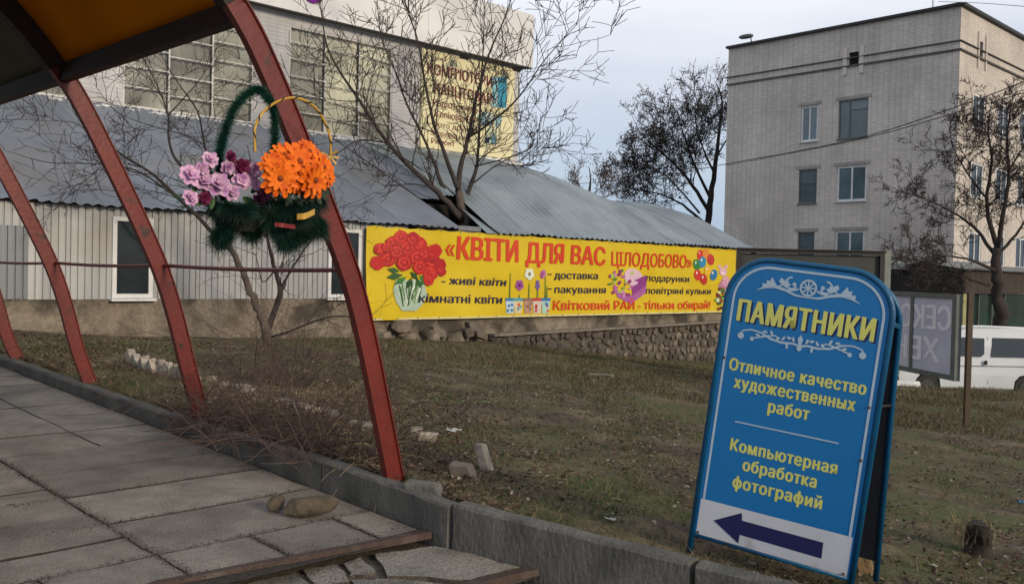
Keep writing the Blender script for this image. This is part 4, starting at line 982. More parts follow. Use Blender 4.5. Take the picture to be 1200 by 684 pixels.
bt('Квітковий РАЙ - тільки обирай!', 646.5, 363, 832, 361.5, 11, RED, .045)
bt('- подарунки', 750, 329, 806, 330.5, 7.5, NAV, .03, .05)
bt('- повітряні кульки', 750, 344, 832, 344.5, 7.5, NAV, .03, .05)
class BP(Print):
    def P(s, x, y, l): a, b = bxy(x, y); return s.O + s.ax * a + s.up * b + s.n * (l + s.d(a, b))
def bprint(): return BP(BO, E_, Z, NR, bdisp)
def lay(k): return .014 + .0012 * k
# roses in a glass vase
pr = bprint()
pr.poly([(462, 328), (494, 328), (499, 345), (494, 357), (487, 364), (470, 364), (462, 352), (459, 340)], pc('#a9bfae'), lay(0))
for k in range(26):
    x = rnd(463, 496); pr.line([(x, rnd(326, 340)), (x * .5 + 239 + rnd(-4, 4), rnd(350, 362))], 1.5, pc(random.choice(['#3c6b34', '#6d8f60', '#dfe8e0', '#2f5429', '#cfdcd6'])), lay(1 + k * .08))
pr.build('printed_vase', ban)
pr = bprint()
for k, (x, y, dx, dy) in enumerate(((470, 322, -19, 3), (474, 324, -14, 10), (480, 325, -6, 14), (486, 326, 6, 12), (492, 326, 14, 6), (478, 318, 10, 10), (466, 318, -14, -3), (489, 322, 12, 14))):
    nx_, ny_ = -dy * .22, dx * .22; pr.poly([(x, y), (x + dx*.5 + nx_, y + dy*.5 + ny_), (x + dx, y + dy), (x + dx*.5 - nx_, y + dy*.5 - ny_)], pc(['#2f5a2b', '#3f7a35', '#274c26'][k % 3]), lay(4 + k * .2))
pr.build('printed_leaves', ban)
RO_ = [(441, 308, 9), (444, 292, 8), (453, 304, 9), (458, 285, 9), (468, 278, 9), (471, 308, 10), (475, 291, 10), (486, 302, 10), (490, 286, 9), (482, 280, 9), (497, 296, 9), (505, 306, 10), (502, 320, 10), (514, 310, 8), (508, 294, 9), (462, 295, 9), (500, 328, 7), (452, 290, 7), (489, 313, 9), (516, 318, 6)]
pr = bprint()
for k, (x, y, r_) in enumerate(RO_):
    l0 = 7 + k * .5; r_ = r_ * .95
    pr.ell(x, y, r_, r_ * .98, pc(['#b8211f', '#a81a1c'][k % 2]), lay(l0), wob=.06, sd=k)
    pr.ell(x - .6, y - .8, r_ * .72, r_ * .70, pc('#cf3a2e'), lay(l0 + .15), wob=.08, sd=k + 2); pr.ell(x, y - .3, r_ * .50, r_ * .46, pc('#9c1519'), lay(l0 + .3), wob=.1, sd=k)
    pr.ell(x - .3, y - .8, r_ * .28, r_ * .25, pc('#c83430'), lay(l0 + .45))
pr.build('printed_roses', ban)
# pots with flowers
pr = bprint()
for k, (x, c1, c2) in enumerate(((596.5, '#b9cfe0', '#3f78b0'), (606, '#d9c9a2', '#4f9bb0'), (617.5, '#b98f7c', '#8b6a5a'), (628, '#cfc3b9', '#b83a3a'), (638, '#a8cfc6', '#3a6fae'))):
    pr.poly([(x - 5.2, 350), (x + 5.2, 350), (x + 4, 367), (x - 4, 367)], pc(c1), lay(k * .3)); pr.poly([(x - 5.5, 349), (x + 5.5, 349), (x + 5.3, 352.5), (x - 5.3, 352.5)], pc(c2), lay(2 + k * .3))
    for q in range(4): pr.ell(x + rnd(-3, 3), rnd(355, 364), 1.6, 1.8, pc(c2 if q % 2 else '#d8603c' if k in (1, 4) else c2), lay(4 + q * .3), n=7)
pr.build('printed_pots', ban)
pr = bprint()
for x, y0, y1 in ((596, 349, 320), (607, 349, 345), (618, 349, 332), (628, 349, 330), (637, 349, 324), (639, 349, 335)): pr.line([(x, y0), (x + .3, y1)], [1.6, .8], pc('#5d7a2e'), lay(1))
pr.ell(607, 334, 4.6, 6, pc('#9a4a9a'), lay(3), wob=.12, n=20); pr.ell(607, 334, 1.8, 2.2, pc('#5a1f5c'), lay(4))
pr.ell(618.5, 321, 5.5, 6.5, pc('#d9e0d0'), lay(3), wob=.12, n=20); pr.ell(618.5, 321, 1.6, 2.2, pc('#7a6a50'), lay(4))
pr.ell(628, 334, 2.4, 6, pc('#6d5a9a'), lay(3), wob=.15, n=20); pr.ell(634.5, 321, 3.4, 5.4, pc('#b56aa0'), lay(3), rot=.3); pr.ell(633.5, 322, 1.2, 4, pc('#8a3f78'), lay(4), rot=.3)
pr.build('printed_flowers', ban)
# gift box with blossoms
pr = bprint()
pr.poly([(718, 338), (738, 346), (757, 334), (757, 343), (738, 356), (722, 348)], pc('#a85fa0'), lay(0)); pr.poly([(738, 330), (757, 322), (757, 336), (740, 346)], pc('#8a3a86'), lay(1))
pr.ell(741, 325, 12, 10, pc('#d8b6cc'), lay(2), rot=.5); pr.ell(743, 324, 8, 7, pc('#e2cbd6'), lay(3), rot=.5)
for k in range(34): pr.ell(rnd(712, 740), rnd(316, 347), rnd(1.4, 3.2), rnd(1.2, 2.6), pc(random.choice(['#7e9a3e', '#5e7f34', '#b0609a', '#c98ab8', '#a9bf60', '#8c2f6c'])), lay(4 + k * .15), n=7, wob=.15)
pr.build('printed_gift_box', ban)
pr = bprint()
for k, (x, y, c) in enumerate(((820, 299, '#c8352a'), (827, 298, '#d98a2c'), (815, 310, '#2f7d3c'), (832, 304, '#b7362a'), (816, 322, '#c8352a'), (823, 327, '#b8302c'), (835, 322, '#2f74a4'), (828, 317, '#dcae24'), (822, 307, '#2f86b4'))):
    pr.ell(x, y, 4.2, 6.6, pc(c), lay(k * .5), rot=rnd(-.3, .3)); pr.ell(x - 1.2, y - 2.4, 1.0, 1.6, pc('#e8e2d4'), lay(k * .5 + .3), n=7)
pr.build('printed_balloons', ban)
pr = bprint()
for x, y, rx, ry, c in ((849, 329, 4.2, 6, '#cf9fb4'), (846, 336, 5, 8, '#b87a9a'), (846, 318, 4.6, 5, '#d8b0c0'), (842, 312, 1.8, 2, '#d8b0c0'), (850, 312, 1.8, 2, '#d8b0c0'), (846, 320, 2, 1.6, '#e6d6da')): pr.ell(x, y, rx, ry, pc(c), lay(x * .01 + y * .02 - 14))
for k in range(26): pr.ell(rnd(839, 853), rnd(338, 362), rnd(1.4, 3), rnd(1.4, 3), pc(random.choice(['#4a5a2c', '#6b2b2a', '#8a3a30', '#7da04a', '#3a4424', '#c9d8b0'])), lay(9 + k * .15), n=7)
pr.build('printed_toy_and_wreath', ban)
# ------------------------------------------------------------------ brick building on the right
KC = at_d(1117, 300, 38); KC.z = 0
def rb(s, w_, z_): return KC + E_ * s + D_ * w_ + Z * z_
bb = thing('brick_building', rb(5, 5, -2.2), 'four-storey pale brick building with a flat roof on the right', 'building')
TOP = 12.55
LWIN = [(-7.06, -6.2, 7.58, 9.22, 0), (-5.2, -3.82, 7.55, 9.26, 1), (-7.08, -6.16, 4.72, 6.28, 2), (-5.2, -3.8, 4.74, 6.32, 3), (-7.04, -6.2, 1.86, 3.38, 2), (-5.2, -3.82, 1.86, 3.42, 3)]
OL = rb(0, 0, 0)
lw_ = MB(); holes = [(a, b, c, d) for a, b, c, d, _ in LWIN] + [(-4.79, -4.33, 10.74, 11.36)]
wall_holes(lw_, OL, -D_, -E_, -11.1, 0, -2.4, TOP, holes, .16); lw_.build('wall', M['brickw'], bb)
for a, b, c, d, kd_ in LWIN:
    mid = (a + b) / 2
    if kd_ == 0: window(bb, OL, -D_, -E_, a, b, c, d, fw=.09, vb=(mid,), inset=.09, frame='whiteframe', glass='bglass')
    elif kd_ == 1: window(bb, OL, -D_, -E_, a, b, c, d, fw=.06, vb=(a + .5,), hb=[[], [d - .45]], inset=.09, frame='greymetal', glass='bglass')
    elif kd_ == 2: window(bb, OL, -D_, -E_, a, b, c, d, fw=.06, hb=(d - .62,), inset=.09, frame='greymetal', glass='bglass')
    else: window(bb, OL, -D_, -E_, a, b, c, d, fw=.09, vb=(mid,), inset=.09, frame='whiteframe', glass='bglass')
RW = [(1.6, 3.0, 0), (4.5, 5.9, 0), (7.3, 8.7, 0), (10.2, 11.6, 0)]
rw_ = MB(); rh = [(a, b, z_, z_ + 1.5) for a, b, _ in RW for z_ in (7.75, 4.85, 1.9)] + [(2.1, 2.5, 10.85, 11.5)]
wall_holes(rw_, OL, E_, -D_, 0, 16, -2.4, TOP, rh, .16); rw_.build('wall', M['brickw'], bb)
for a, b, c, d in rh[:-1]: window(bb, OL, E_, -D_, a, b, c, d, fw=.11, vb=((a + b) / 2,), inset=.05, frame='whiteframe', glass='dglass')
for q in ([(0, 11.1), (16, 11.1)], [(16, 11.1), (16, 0)]):
    (a, b), (c, d) = q; m_ = MB(); m_.uv = [(0, 0), (12, 0), (12, 14), (0, 14)]; m_.quad(rb(a, b, -2.4), rb(c, d, -2.4), rb(c, d, TOP), rb(a, b, TOP)); m_.build('wall', M['brickw'], bb)
MB().box(rb(8, 5.55, TOP - .3), E_ * 7.9, D_ * 5.45, Z * .03).build('flat_roof', M['asph'], bb)
for P1, P2, n_ in ((rb(-.06, -.06, 0), rb(-.06, 11.16, 0), -E_), (rb(-.06, -.06, 0), rb(16, -.06, 0), -D_)):
    d_ = (P2 - P1); MB().box(P1 + d_ * .5 + Z * (TOP + .04), d_ * .5, n_ * .12, Z * .055).build('roof_edge', M['black'], bb)
    for zz, hh in ((11.12, .018), (10.76, .035)):
        MB().box(P1 + d_ * .5 + Z * zz - n_ * .03, d_ * .5, n_ * .05, Z * hh).build('string_course', mat('dark_course', (.12, .11, .105), (.08, .072, .07), 3, .9), bb)
for a, b, c, d, _ in LWIN: MB().box(OL - D_ * ((a + b) / 2) + Z * (d + .1) - E_ * .01, D_ * ((b - a) / 2 + .16), E_ * .02, Z * .07).build('lintel', M['lint'], bb)
for x in (-4.95, -4.17): MB().box(OL - D_ * x + Z * 11.0 - E_ * .02, D_ * .09, E_ * .05, Z * .62).build('vent_surround', M['brickw'], bb)
MB().box(OL + D_ * 4.56 + Z * 11.05 + E_ * .12, D_ * .23, E_ * .02, Z * .31).build('vent_grille', M['dark'], bb)
for x in (1.9, 2.75): MB().box(OL + E_ * x + Z * 11.1 - D_ * .03, E_ * .05, D_ * .04, Z * .75).build('vent_surround', M['brickw'], bb)
MB().box(OL + E_ * 2.3 + Z * 11.17 + D_ * .12, E_ * .2, D_ * .02, Z * .33).build('vent_grille', M['dark'], bb)
p = rb(0, 9.8, TOP + .05)
t = thing('roof_lamp', p, 'small streetlight head on the left end of the brick building roof edge', 'lamp')
MB().tube([p, p + Z * .25 - E_ * .1], .03, 6).build('bracket', M['greymetal'], t)
MB().rock(p + Z * .33 - E_ * .2 + D_ * .2, .16, .42, .12, E_, D_, (Z + D_ * .3).normalized(), rough=.05, n=10, boxy=.1).build('lamp_head', M['greymetal'], t, smooth=True)
p = rb(.6, 1.4, TOP); an = MB(); an.tube([p, p + Z * 1.6], .02, 5); an.tube([p + Z * 1.1 - E_ * .4, p + Z * 1.1 + E_ * .4], .012, 4); tag(an.build('roof_aerial', M['black']), 'thin aerial on the brick building roof near its corner', 'aerial')
# kiosk row at the foot of the brick building
kp = at_d(1128, 350, 34.5); kp.z = 0
def kk(a, b, z_): return kp + E_ * a + D_ * b + Z * z_
kz = thing('kiosk', kk(4, 4, -2.1), 'dark kiosk with a flat corrugated roof and dark glass below the brick building', 'kiosk')
cor = MB(); n = 260
for side, (A_, B_) in enumerate(((kk(-.25, 10.2, 0), kk(-.25, -.25, 0)), (kk(-.25, -.25, 0), kk(12, -.25, 0)))):
    inn = E_ if side == 0 else D_
    for k in range(n + 1):
        q = A_.lerp(B_, k / n); h_ = .025 * math.sin(k * 1.3); cor.v += [q + Z * (1.70 + h_), q + inn * 2.5 + Z * (2.05 + h_)]
    b0 = side * 2 * (n + 1)
    for k in range(n): cor.f.append((b0 + 2*k, b0 + 2*k+2, b0 + 2*k+3, b0 + 2*k+1)); cor.m.append(0)
cor.build('corrugated_roof', mat('kiosk_roof', (.22, .24, .25), (.15, .165, .17), 2, .5), kz, smooth=True)
MB().box(kk(-.02, 5, 1.24), E_ * .04, D_ * 5.05, Z * .44).build('dark_band', M['kioskdark'], kz)
for k in range(48): MB().box(kk(.15 + k * .25, -.02, 1.24), E_ * .115, D_ * .04, Z * .44).build('slat', M['kioskbrown'], kz)
MB().box(kk(.22, .1, -.66), E_ * .2, D_ * .12, Z * 1.45).build('corner_pillar', M['yellowpl'], kz)
MB().box(kk(6, .2, -.66), E_ * 5.6, D_ * .04, Z * 1.44).build('shop_glass', mat('green_dark_glass', (.02, .05, .038), (.012, .02, .018), .8, .08, spec=.8), kz)
for k in (1.9, 3.3, 4.7): MB().box(kk(k, .12, -.66), E_ * .035, D_ * .04, Z * 1.44).build('mullion', M['greymetal'], kz)
MB().box(kk(.15, 5, -.66), E_ * .04, D_ * 4.9, Z * 1.44).build('side_wall', M['kioskdark'], kz)
# ------------------------------------------------------------------ van
VX0, VY, VZ = 11.02, 26.0, -2.06
van = thing('white_van', Vector((VX0 + 2.4, VY + .9, VZ)), 'white panel van with dark side windows parked behind the brown post', 'van')
X_, Y_ = Vector((1, .02, 0)).normalized(), Vector((-.02, 1, 0)).normalized()
def vp(x, y, z_): return Vector((VX0, VY, VZ)) + X_ * x + Y_ * y + Z * z_
prof = [(.05, .35), (.0, .55), (.03, .78), (.25, .98), (.85, 1.10), (1.02, 1.18), (1.55, 1.78), (1.72, 1.88), (1.95, 1.93), (3.2, 1.96), (4.5, 1.93), (4.72, 1.86), (4.80, 1.6), (4.84, 1.0), (4.82, .5), (4.75, .32),
        (4.05, .30), (4.02, .55), (3.85, .70), (3.62, .74), (3.4, .68), (3.25, .52), (3.22, .30), (1.2, .30), (1.17, .55), (1.0, .70), (.78, .74), (.55, .68), (.42, .52), (.4, .33)]
def yin(z_): return .0 if z_ < 1.0 else (z_ - 1.0) * .13
b_ = MB(); n = len(prof)
lv = []
for (yy, sg_) in ((0, 1), (1.84, -1)):
    for x, z_ in prof: b_.v.append(vp(x, yy + sg_ * yin(z_), z_))
for k in range(n): b_.f.append((k, (k+1) % n, n + (k+1) % n, n + k)); b_.m.append(0)
b_.f.append(tuple(range(n))); b_.m.append(0); b_.f.append(tuple(range(2*n - 1, n - 1, -1))); b_.m.append(0)
b_.build('body', M['white'], van, bevel=.035)
def vpan(pts, name, m, t=.012):
    mb = MB(); mb.prism([vp(x, yin(z_) - .006, z_) for x, z_ in pts], Y_ * t); return mb.build(name, m, van)
vg = mat('van_glass', (.008, .014, .02), (.01, .02, .025), 1, .06, spec=.8)
vpan([(1.25, 1.20), (2.30, 1.18), (2.40, 1.26), (2.42, 1.70), (1.72, 1.72)], 'window', vg); vpan([(2.60, 1.18), (3.78, 1.18), (3.78, 1.72), (2.64, 1.72)], 'window', vg); vpan([(3.92, 1.18), (4.62, 1.18), (4.55, 1.72), (3.92, 1.72)], 'window', vg)
for x in (2.50, 3.9, 1.05): vpan([(x, .42), (x + .012, .42), (x + .012, 1.75 if x > 1 else 1.1), (x, 1.75 if x > 1 else 1.1)], 'door_seam', M['rubber'], .006)
vpan([(.45, .90), (4.7, .93), (4.7, .945), (.45, .915)], 'side_crease', M['rubber'], .0065)
for x in (2.42,): MB().rock(vp(x, -.03, 1.02), .05, .03, .07, X_, Y_, Z, rough=.02, boxy=.4).build('door_handle', M['rubber'], van)
MB().rock(vp(1.3, -.12, 1.25), .08, .08, .11, X_, Y_, Z, rough=.05, boxy=.5).build('mirror', M['rubber'], van)
for x in (.78, 3.62):
    for y in (.10, 1.68):
        wh = MB(); a = [vp(x, y - .1, .33), vp(x, y + .1, .33)]; wh.tube(a, .33, 24); o = wh.build('wheel', M['rubber'], van)
        rm = MB(); rm.tube([vp(x, y - .115, .33), vp(x, y - .09, .33)], [.19, .2], 16); rm.build('rim', M['boardgreen'], o)
MB().box(vp(0, .92, .45), X_ * .09, Y_ * .9, Z * .12).build('bumper', M['rubber'], van); MB().box(vp(4.85, .92, .45), X_ * .07, Y_ * .9, Z * .12).build('bumper', M['rubber'], van)
for y in (.25, 1.58): MB().box(vp(.06, y, .85), X_ * .05, Y_ * .17, Z * .09).build('headlight', M['pale'], van)
ws = MB(); ws.quad(vp(1.06, .16, 1.22), vp(1.06, 1.68, 1.22), vp(1.50, 1.6, 1.71), vp(1.50, .24, 1.71)); ws.v = [q - X_ * .012 + Z * .012 for q in ws.v]; ws.build('windscreen', vg, van)
# whitewashed kerb blocks beside the van
for k, (px, py) in enumerate(((1054, 441), (1064, 442.5), (1072, 444))):
    q = at_d(px, py, 20.8); z_ = gz(q.x, q.y); mb = MB(); mb.hull(Vector((q.x, q.y, z_ + .07)), .16, .10, .10, n=14, boxy=.6)
    tag(mb.build('painted_stone', M['whiteframe']), ('left', 'middle', 'right')[k] + ' of three whitewashed stones in a row below the lilac light box', 'stone', 'whitewashed stones below the light box')
# ------------------------------------------------------------------ light box on its post
base = gp(1132, 500); LBd = az(-6.8); q = base
lx = thing('light_box_sign', base, 'lilac light box on a brown post with its lettering showing through reversed', 'sign')
dY = base.y; pb = on_pl(1131, 345, base, Vector((0, 1, 0))); 
MB().box(Vector((base.x, base.y, (pb.z + .03 + base.z) / 2)), Vector((.032, 0, 0)), Vector((0, .032, 0)), Z * ((pb.z + .03 - base.z) / 2)).build('post', M['brown'], lx)
lbn = Vector((-LBd.y, LBd.x, 0)) ; TL_ = on_pl(1122, 345, base, Vector((0, 1, 0))); BL_ = on_pl(1122, 447, base, Vector((0, 1, 0)))
lz0, lz1 = BL_.z, TL_.z; LO = Vector((TL_.x + .055, TL_.y + .05, 0)); Llen = 3.3
def lp(a, z_, n_=0): return LO + LBd * a + Z * z_ + lbn * n_
for a, b, c, d in ((0, Llen, lz1 - .06, lz1), (0, Llen, lz0, lz0 + .07), (0, .10, lz0 + .07, lz1 - .06), (Llen - .10, Llen, lz0 + .07, lz1 - .06), (1.05, 1.12, lz0 + .07, lz1 - .06), (2.13, 2.2, lz0 + .07, lz1 - .06)):
    MB().box(lp((a + b) / 2, (c + d) / 2), LBd * ((b - a) / 2), lbn * .04, Z * ((d - c) / 2)).build('frame', M['greymetal'], lx)
lbs = MB(); lbs.box(lp(Llen / 2, (lz0 + lz1) / 2), LBd * (Llen / 2 - .05), lbn * .02, Z * ((lz1 - lz0) / 2 - .05)); lbs.build('screen', M['lilac'], lx)
for body, a0, a1, zb_, h_ in (('СЕКОНД', .13, 2.15, .55, .33), ('ХЕНД', .38, 2.1, .10, .33)):
    # letters run away from the post: reversed seen from here
    text(lx, body, LO, LBd, Z, lbn, a0, a1, zb_, h_, M['lilac_l'], bold=.05, off=.024)
    text(lx, body, LO, LBd, Z, -lbn, a0, a1, zb_, h_, M['lilac_l'], bold=.05, off=.024)
e_ = lp(Llen, 0); MB().box(Vector((e_.x, e_.y, (lz1 + gz(e_.x, e_.y)) / 2)), Vector((.03, 0, 0)), Vector((0, .03, 0)), Z * ((lz1 - gz(e_.x, e_.y)) / 2)).build('post', M['brown'], lx)
# ------------------------------------------------------------------ dark billboard behind the A-board
bdx = thing('dark_notice_board', Vector((5.6, 16.5, -.9)), 'empty dark green notice board on posts behind the blue A-board', 'notice board')
a0, a1 = at_d(864, 296, 16.5), at_d(1036, 291.5, 16.5); zt = (a0.z + a1.z) / 2 + .0; w0_ = a0.x; w1_ = a1.x
def nb(x, y, z_): return Vector((x, 16.5 + y, z_))
MB().box(nb((w0_ + w1_) / 2, .03, zt - .75), Vector(((w1_ - w0_) / 2 - .05, 0, 0)), Vector((0, .012, 0)), Z * .68).build('panel', M['boardgreen'], bdx)
for a, b, c, d, m_ in ((w0_, w1_, zt - .06, zt, 'black'), (w0_, w1_, zt - 1.5, zt - 1.44, 'black'), (w0_, w0_ + .08, zt - 1.44, zt - .06, 'black'), (w1_ - .08, w1_, zt - 1.44, zt - .06, 'black')):
    MB().box(nb((a + b) / 2, 0, (c + d) / 2), Vector(((b - a) / 2, 0, 0)), Vector((0, .05, 0)), Z * ((d - c) / 2)).build('frame', M[m_], bdx)
MB().box(nb((w0_ + w1_) / 2, .0, zt + .012), Vector(((w1_ - w0_) / 2 + .02, 0, 0)), Vector((0, .09, 0)), Z * .01).build('cap', M['black'], bdx)
for x, m_, ww in ((w1_ + .062, 'pmid', .055), (w0_ + .3, 'black', .04)):
    if m_ == 'pmid': M['pmid'] = mat('pale_green_post', (.20, .23, .20), (.15, .175, .155), 3, .6)
    g_ = gz(x, 16.5) - .1; MB().box(nb(x, .0 if m_ == 'pmid' else .06, (zt + .03 + g_) / 2), Vector((ww, 0, 0)), Vector((0, .04, 0)), Z * ((zt + .02 - g_) / 2)).build('post', M[m_], bdx)
# ------------------------------------------------------------------ overhead wires
def wire(pts, r, label, nm='overhead_cable'):
    P_ = spline([at_d(*q) for q in pts], 8); o = MB().tube(P_, r, 5).build(nm, M['black']); return tag(o, label, 'cable', 'overhead cables')
wire([(560, 221, 60), (640, 218, 52), (760, 208, 44), (852, 192, 38), (1000, 163.5, 31), (1125, 124, 27), (1215, 90, 25)], .016, 'upper black overhead cable sloping up to the right across the brick building')
wire([(850, 194, 38), (1000, 165, 31), (1125, 131, 27), (1215, 104, 25)], .014, 'lower thin overhead cable crossing in front of the brick building corner')
wire([(1100, 2, 40), (1150, 4, 34), (1215, 9, 28)], .010, 'thin faint cable above the brick building roof in the top right corner')
# ------------------------------------------------------------------ bare trees
def twigs(mb, p, d, L_, r, lvl, up=.25, spread=.8, tips=None, seg=4, kids=(3, 5), m=0, minr=.002, drop=0):
    pts = [p]; cur = p; dd = d.normalized(); rs = [r]
    for k in range(seg):
        dd = (dd + Vector((rnd(-1, 1), rnd(-1, 1), rnd(-1, 1))) * .19 + Z * up * .12 - Z * drop * .1).normalized(); cur = cur + dd * (L_ / seg)
        pts.append(cur); rs.append(max(minr, r * (1 - .75 * (k + 1) / seg)))
    mb.tube(pts, rs, 5 if r > .02 else (4 if r > .009 else 3), m, cap=False)
    if tips is not None: tips.append(cur)
    if lvl <= 0: return
    for _ in range(random.randint(*kids)):
        k = random.randint(1, seg); q = pts[k]; t = (pts[k] - pts[k-1]).normalized()
        side = t.cross(Vector((rnd(-1, 1), rnd(-1, 1), rnd(-1, 1)))).normalized()
        nd = (t * rnd(.5, 1) + side * spread + Z * up * .4).normalized()
        twigs(mb, q, nd, L_ * rnd(.42, .68), max(minr, rs[k] * .62), lvl - 1, up, spread, tips, max(3, seg - 1), kids, m, minr, drop)
def pxtree(name, label, limbs, trunk_n, dist, mt, mc, base=None, sec=1.0, secn=7, lvl=2, seclen=.9, up=.3, seeds=0, group=None, minr=.0025, kids=(2, 4), bend=.5, seedr=.07, drop=0):
    """limbs: lists of (px, py, radius, depth offset)"""
    P_ = [[at_d(x, y, dist + o_) for x, y, r, o_ in l] for l in limbs]
    root = P_[0][0] if base is None else base
    t = thing(name, root, label, 'tree', group); tr = MB(); cr_ = MB(); tips = []
    for li, l in enumerate(limbs):
        sp = spline(P_[li], 4); rr = []
        for k in range(len(sp)): f = k / 4; i = min(int(f), len(l) - 2); u = f - i; rr.append(l[i][2] * (1 - u) + l[i+1][2] * u)
        for k in range(1, len(sp) - 1): sp[k] = sp[k] + Vector((rnd(-1, 1), rnd(-1, 1), rnd(-1, 1))) * rr[k] * .35
        (tr if li < trunk_n else cr_).tube(sp, rr, 8 if rr[0] > .05 else 6)
        if li < trunk_n and li == 0 and len(limbs) > 1 and trunk_n == 1: continue
        tot = sum((sp[k+1] - sp[k]).length for k in range(len(sp) - 1)); cnt = max(2, int(secn * tot * sec))
        for _ in range(cnt):
            f = rnd(.22, 1); k = min(len(sp) - 2, int(f * (len(sp) - 1))); q = sp[k].lerp(sp[k+1], random.random()); tdir = (sp[k+1] - sp[k]).normalized()
            side = tdir.cross(Vector((rnd(-1, 1), rnd(-1, 1), rnd(-1, 1)))).normalized(); nd = tdir * rnd(.3, .9) + side * .9 + Z * up
            twigs(cr_, q, nd, seclen * rnd(.5, 1.2) * (1 - .3 * f), max(minr * 1.3, rr[k] * rnd(.22, .42)), lvl, up, .8, tips, 4, kids, 0, minr, drop)
    tr.build('trunk', mt, t, smooth=True); cr_.build('crown', mc, t, smooth=True)
    if seeds:
        sm = MB()
        for _ in range(seeds):
            c = random.choice(tips) + Vector((rnd(-1, 1), rnd(-1, 1), rnd(-1, 1))) * seedr * 3
            a = Vector((rnd(-1, 1), rnd(-1, 1), rnd(-1, 1))).normalized(); b = a.orthogonal().normalized(); l = seedr * rnd(.5, 1.3)
            sm.quad(c + a * l, c + b * l * .5, c - a * l, c - b * l * .5)
        sm.build('dry_leaves', M['seed'], t)
    return t
# centre tree growing through the gap in the roof
tb = wl(3.12, .85, -.4)
cl = [[(546, 285, 0.1440, 0), (545, 262, 0.1368, 0), (541, 240, 0.1152, 0), (537, 222, 0.0936, .1)],
      [(541, 258, 0.0936, -.1), (525, 238, 0.0792, -.3), (506, 220, 0.0648, -.5), (454, 167, 0.0468, -.8), (422, 119, 0.0360, -.8), (387, 64, 0.0230, -.6), (377, 19, 0.0144, -.3), (371, -30, 0.0058, 0)],
      [(525, 238, 0.0612, .2), (514, 205, 0.0504, .5), (500, 170, 0.0360, .7), (476, 120, 0.0274, .9), (462, 80, 0.0202, 1.0), (447, 45, 0.0144, 1.0), (441, -10, 0.0072, 1.0)],
      [(537, 222, 0.0648, -.2), (524, 190, 0.0504, -.5), (507, 140, 0.0360, -.9), (497, 90, 0.0288, -1.2), (490, 50, 0.0216, -1.3), (474, 0, 0.0144, -1.4), (466, -30, 0.0072, -1.4)],
      [(537, 222, 0.0720, .1), (541, 190, 0.0612, .2), (549, 160, 0.0504, .3), (557, 120, 0.0396, .3), (573, 64, 0.0259, .2), (590, 25, 0.0180, .1), (602, -10, 0.0086, 0)],
      [(549, 161, 0.0360, .3), (575, 144, 0.0302, 0), (609, 113, 0.0216, -.4), (638, 71, 0.0144, -.8), (668, 38, 0.0086, -1.1), (702, 0, 0.0036, -1.4)],
      [(543, 240, 0.0648, .5), (556, 205, 0.0504, .8), (560, 180, 0.0396, .9), (563, 120, 0.0288, 1.0), (566, 60, 0.0187, 1.2), (568, -10, 0.0086, 1.3)],
      [(554, 215, 0.0216, .8), (580, 195, 0.0158, 1.0), (612, 178, 0.0101, 1.0), (640, 168, 0.0043, .9)],
      [(556, 195, 0.0187, .4), (590, 186, 0.0130, -.2), (620, 175, 0.0086, -.5), (643, 150, 0.0036, -.7)],
      [(454, 167, 0.0216, -.8), (420, 165, 0.0158, -1.0), (395, 180, 0.0101, -1.2), (372, 190, 0.0043, -1.3)],
      [(506, 220, 0.0180, -.5), (480, 215, 0.0130, -.9), (455, 218, 0.0086, -1.1), (430, 208, 0.0043, -1.4)],
      [(422, 119, 0.0158, -.8), (396, 118, 0.0108, -.6), (365, 110, 0.0072, -.4), (340, 96, 0.0029, -.3)]]
pxtree('bare_tree', 'bare many-stemmed tree growing up through the gap in the metal roof above the banner', cl, 1, 23.0, M['bark'], M['barkd'] if False else mat('twig_bark', (.062, .050, .045), (.036, .03, .028), 5, .95), base=tb, secn=3.7, lvl=2, seclen=1.5, up=.38, minr=.0078, kids=(3, 4))
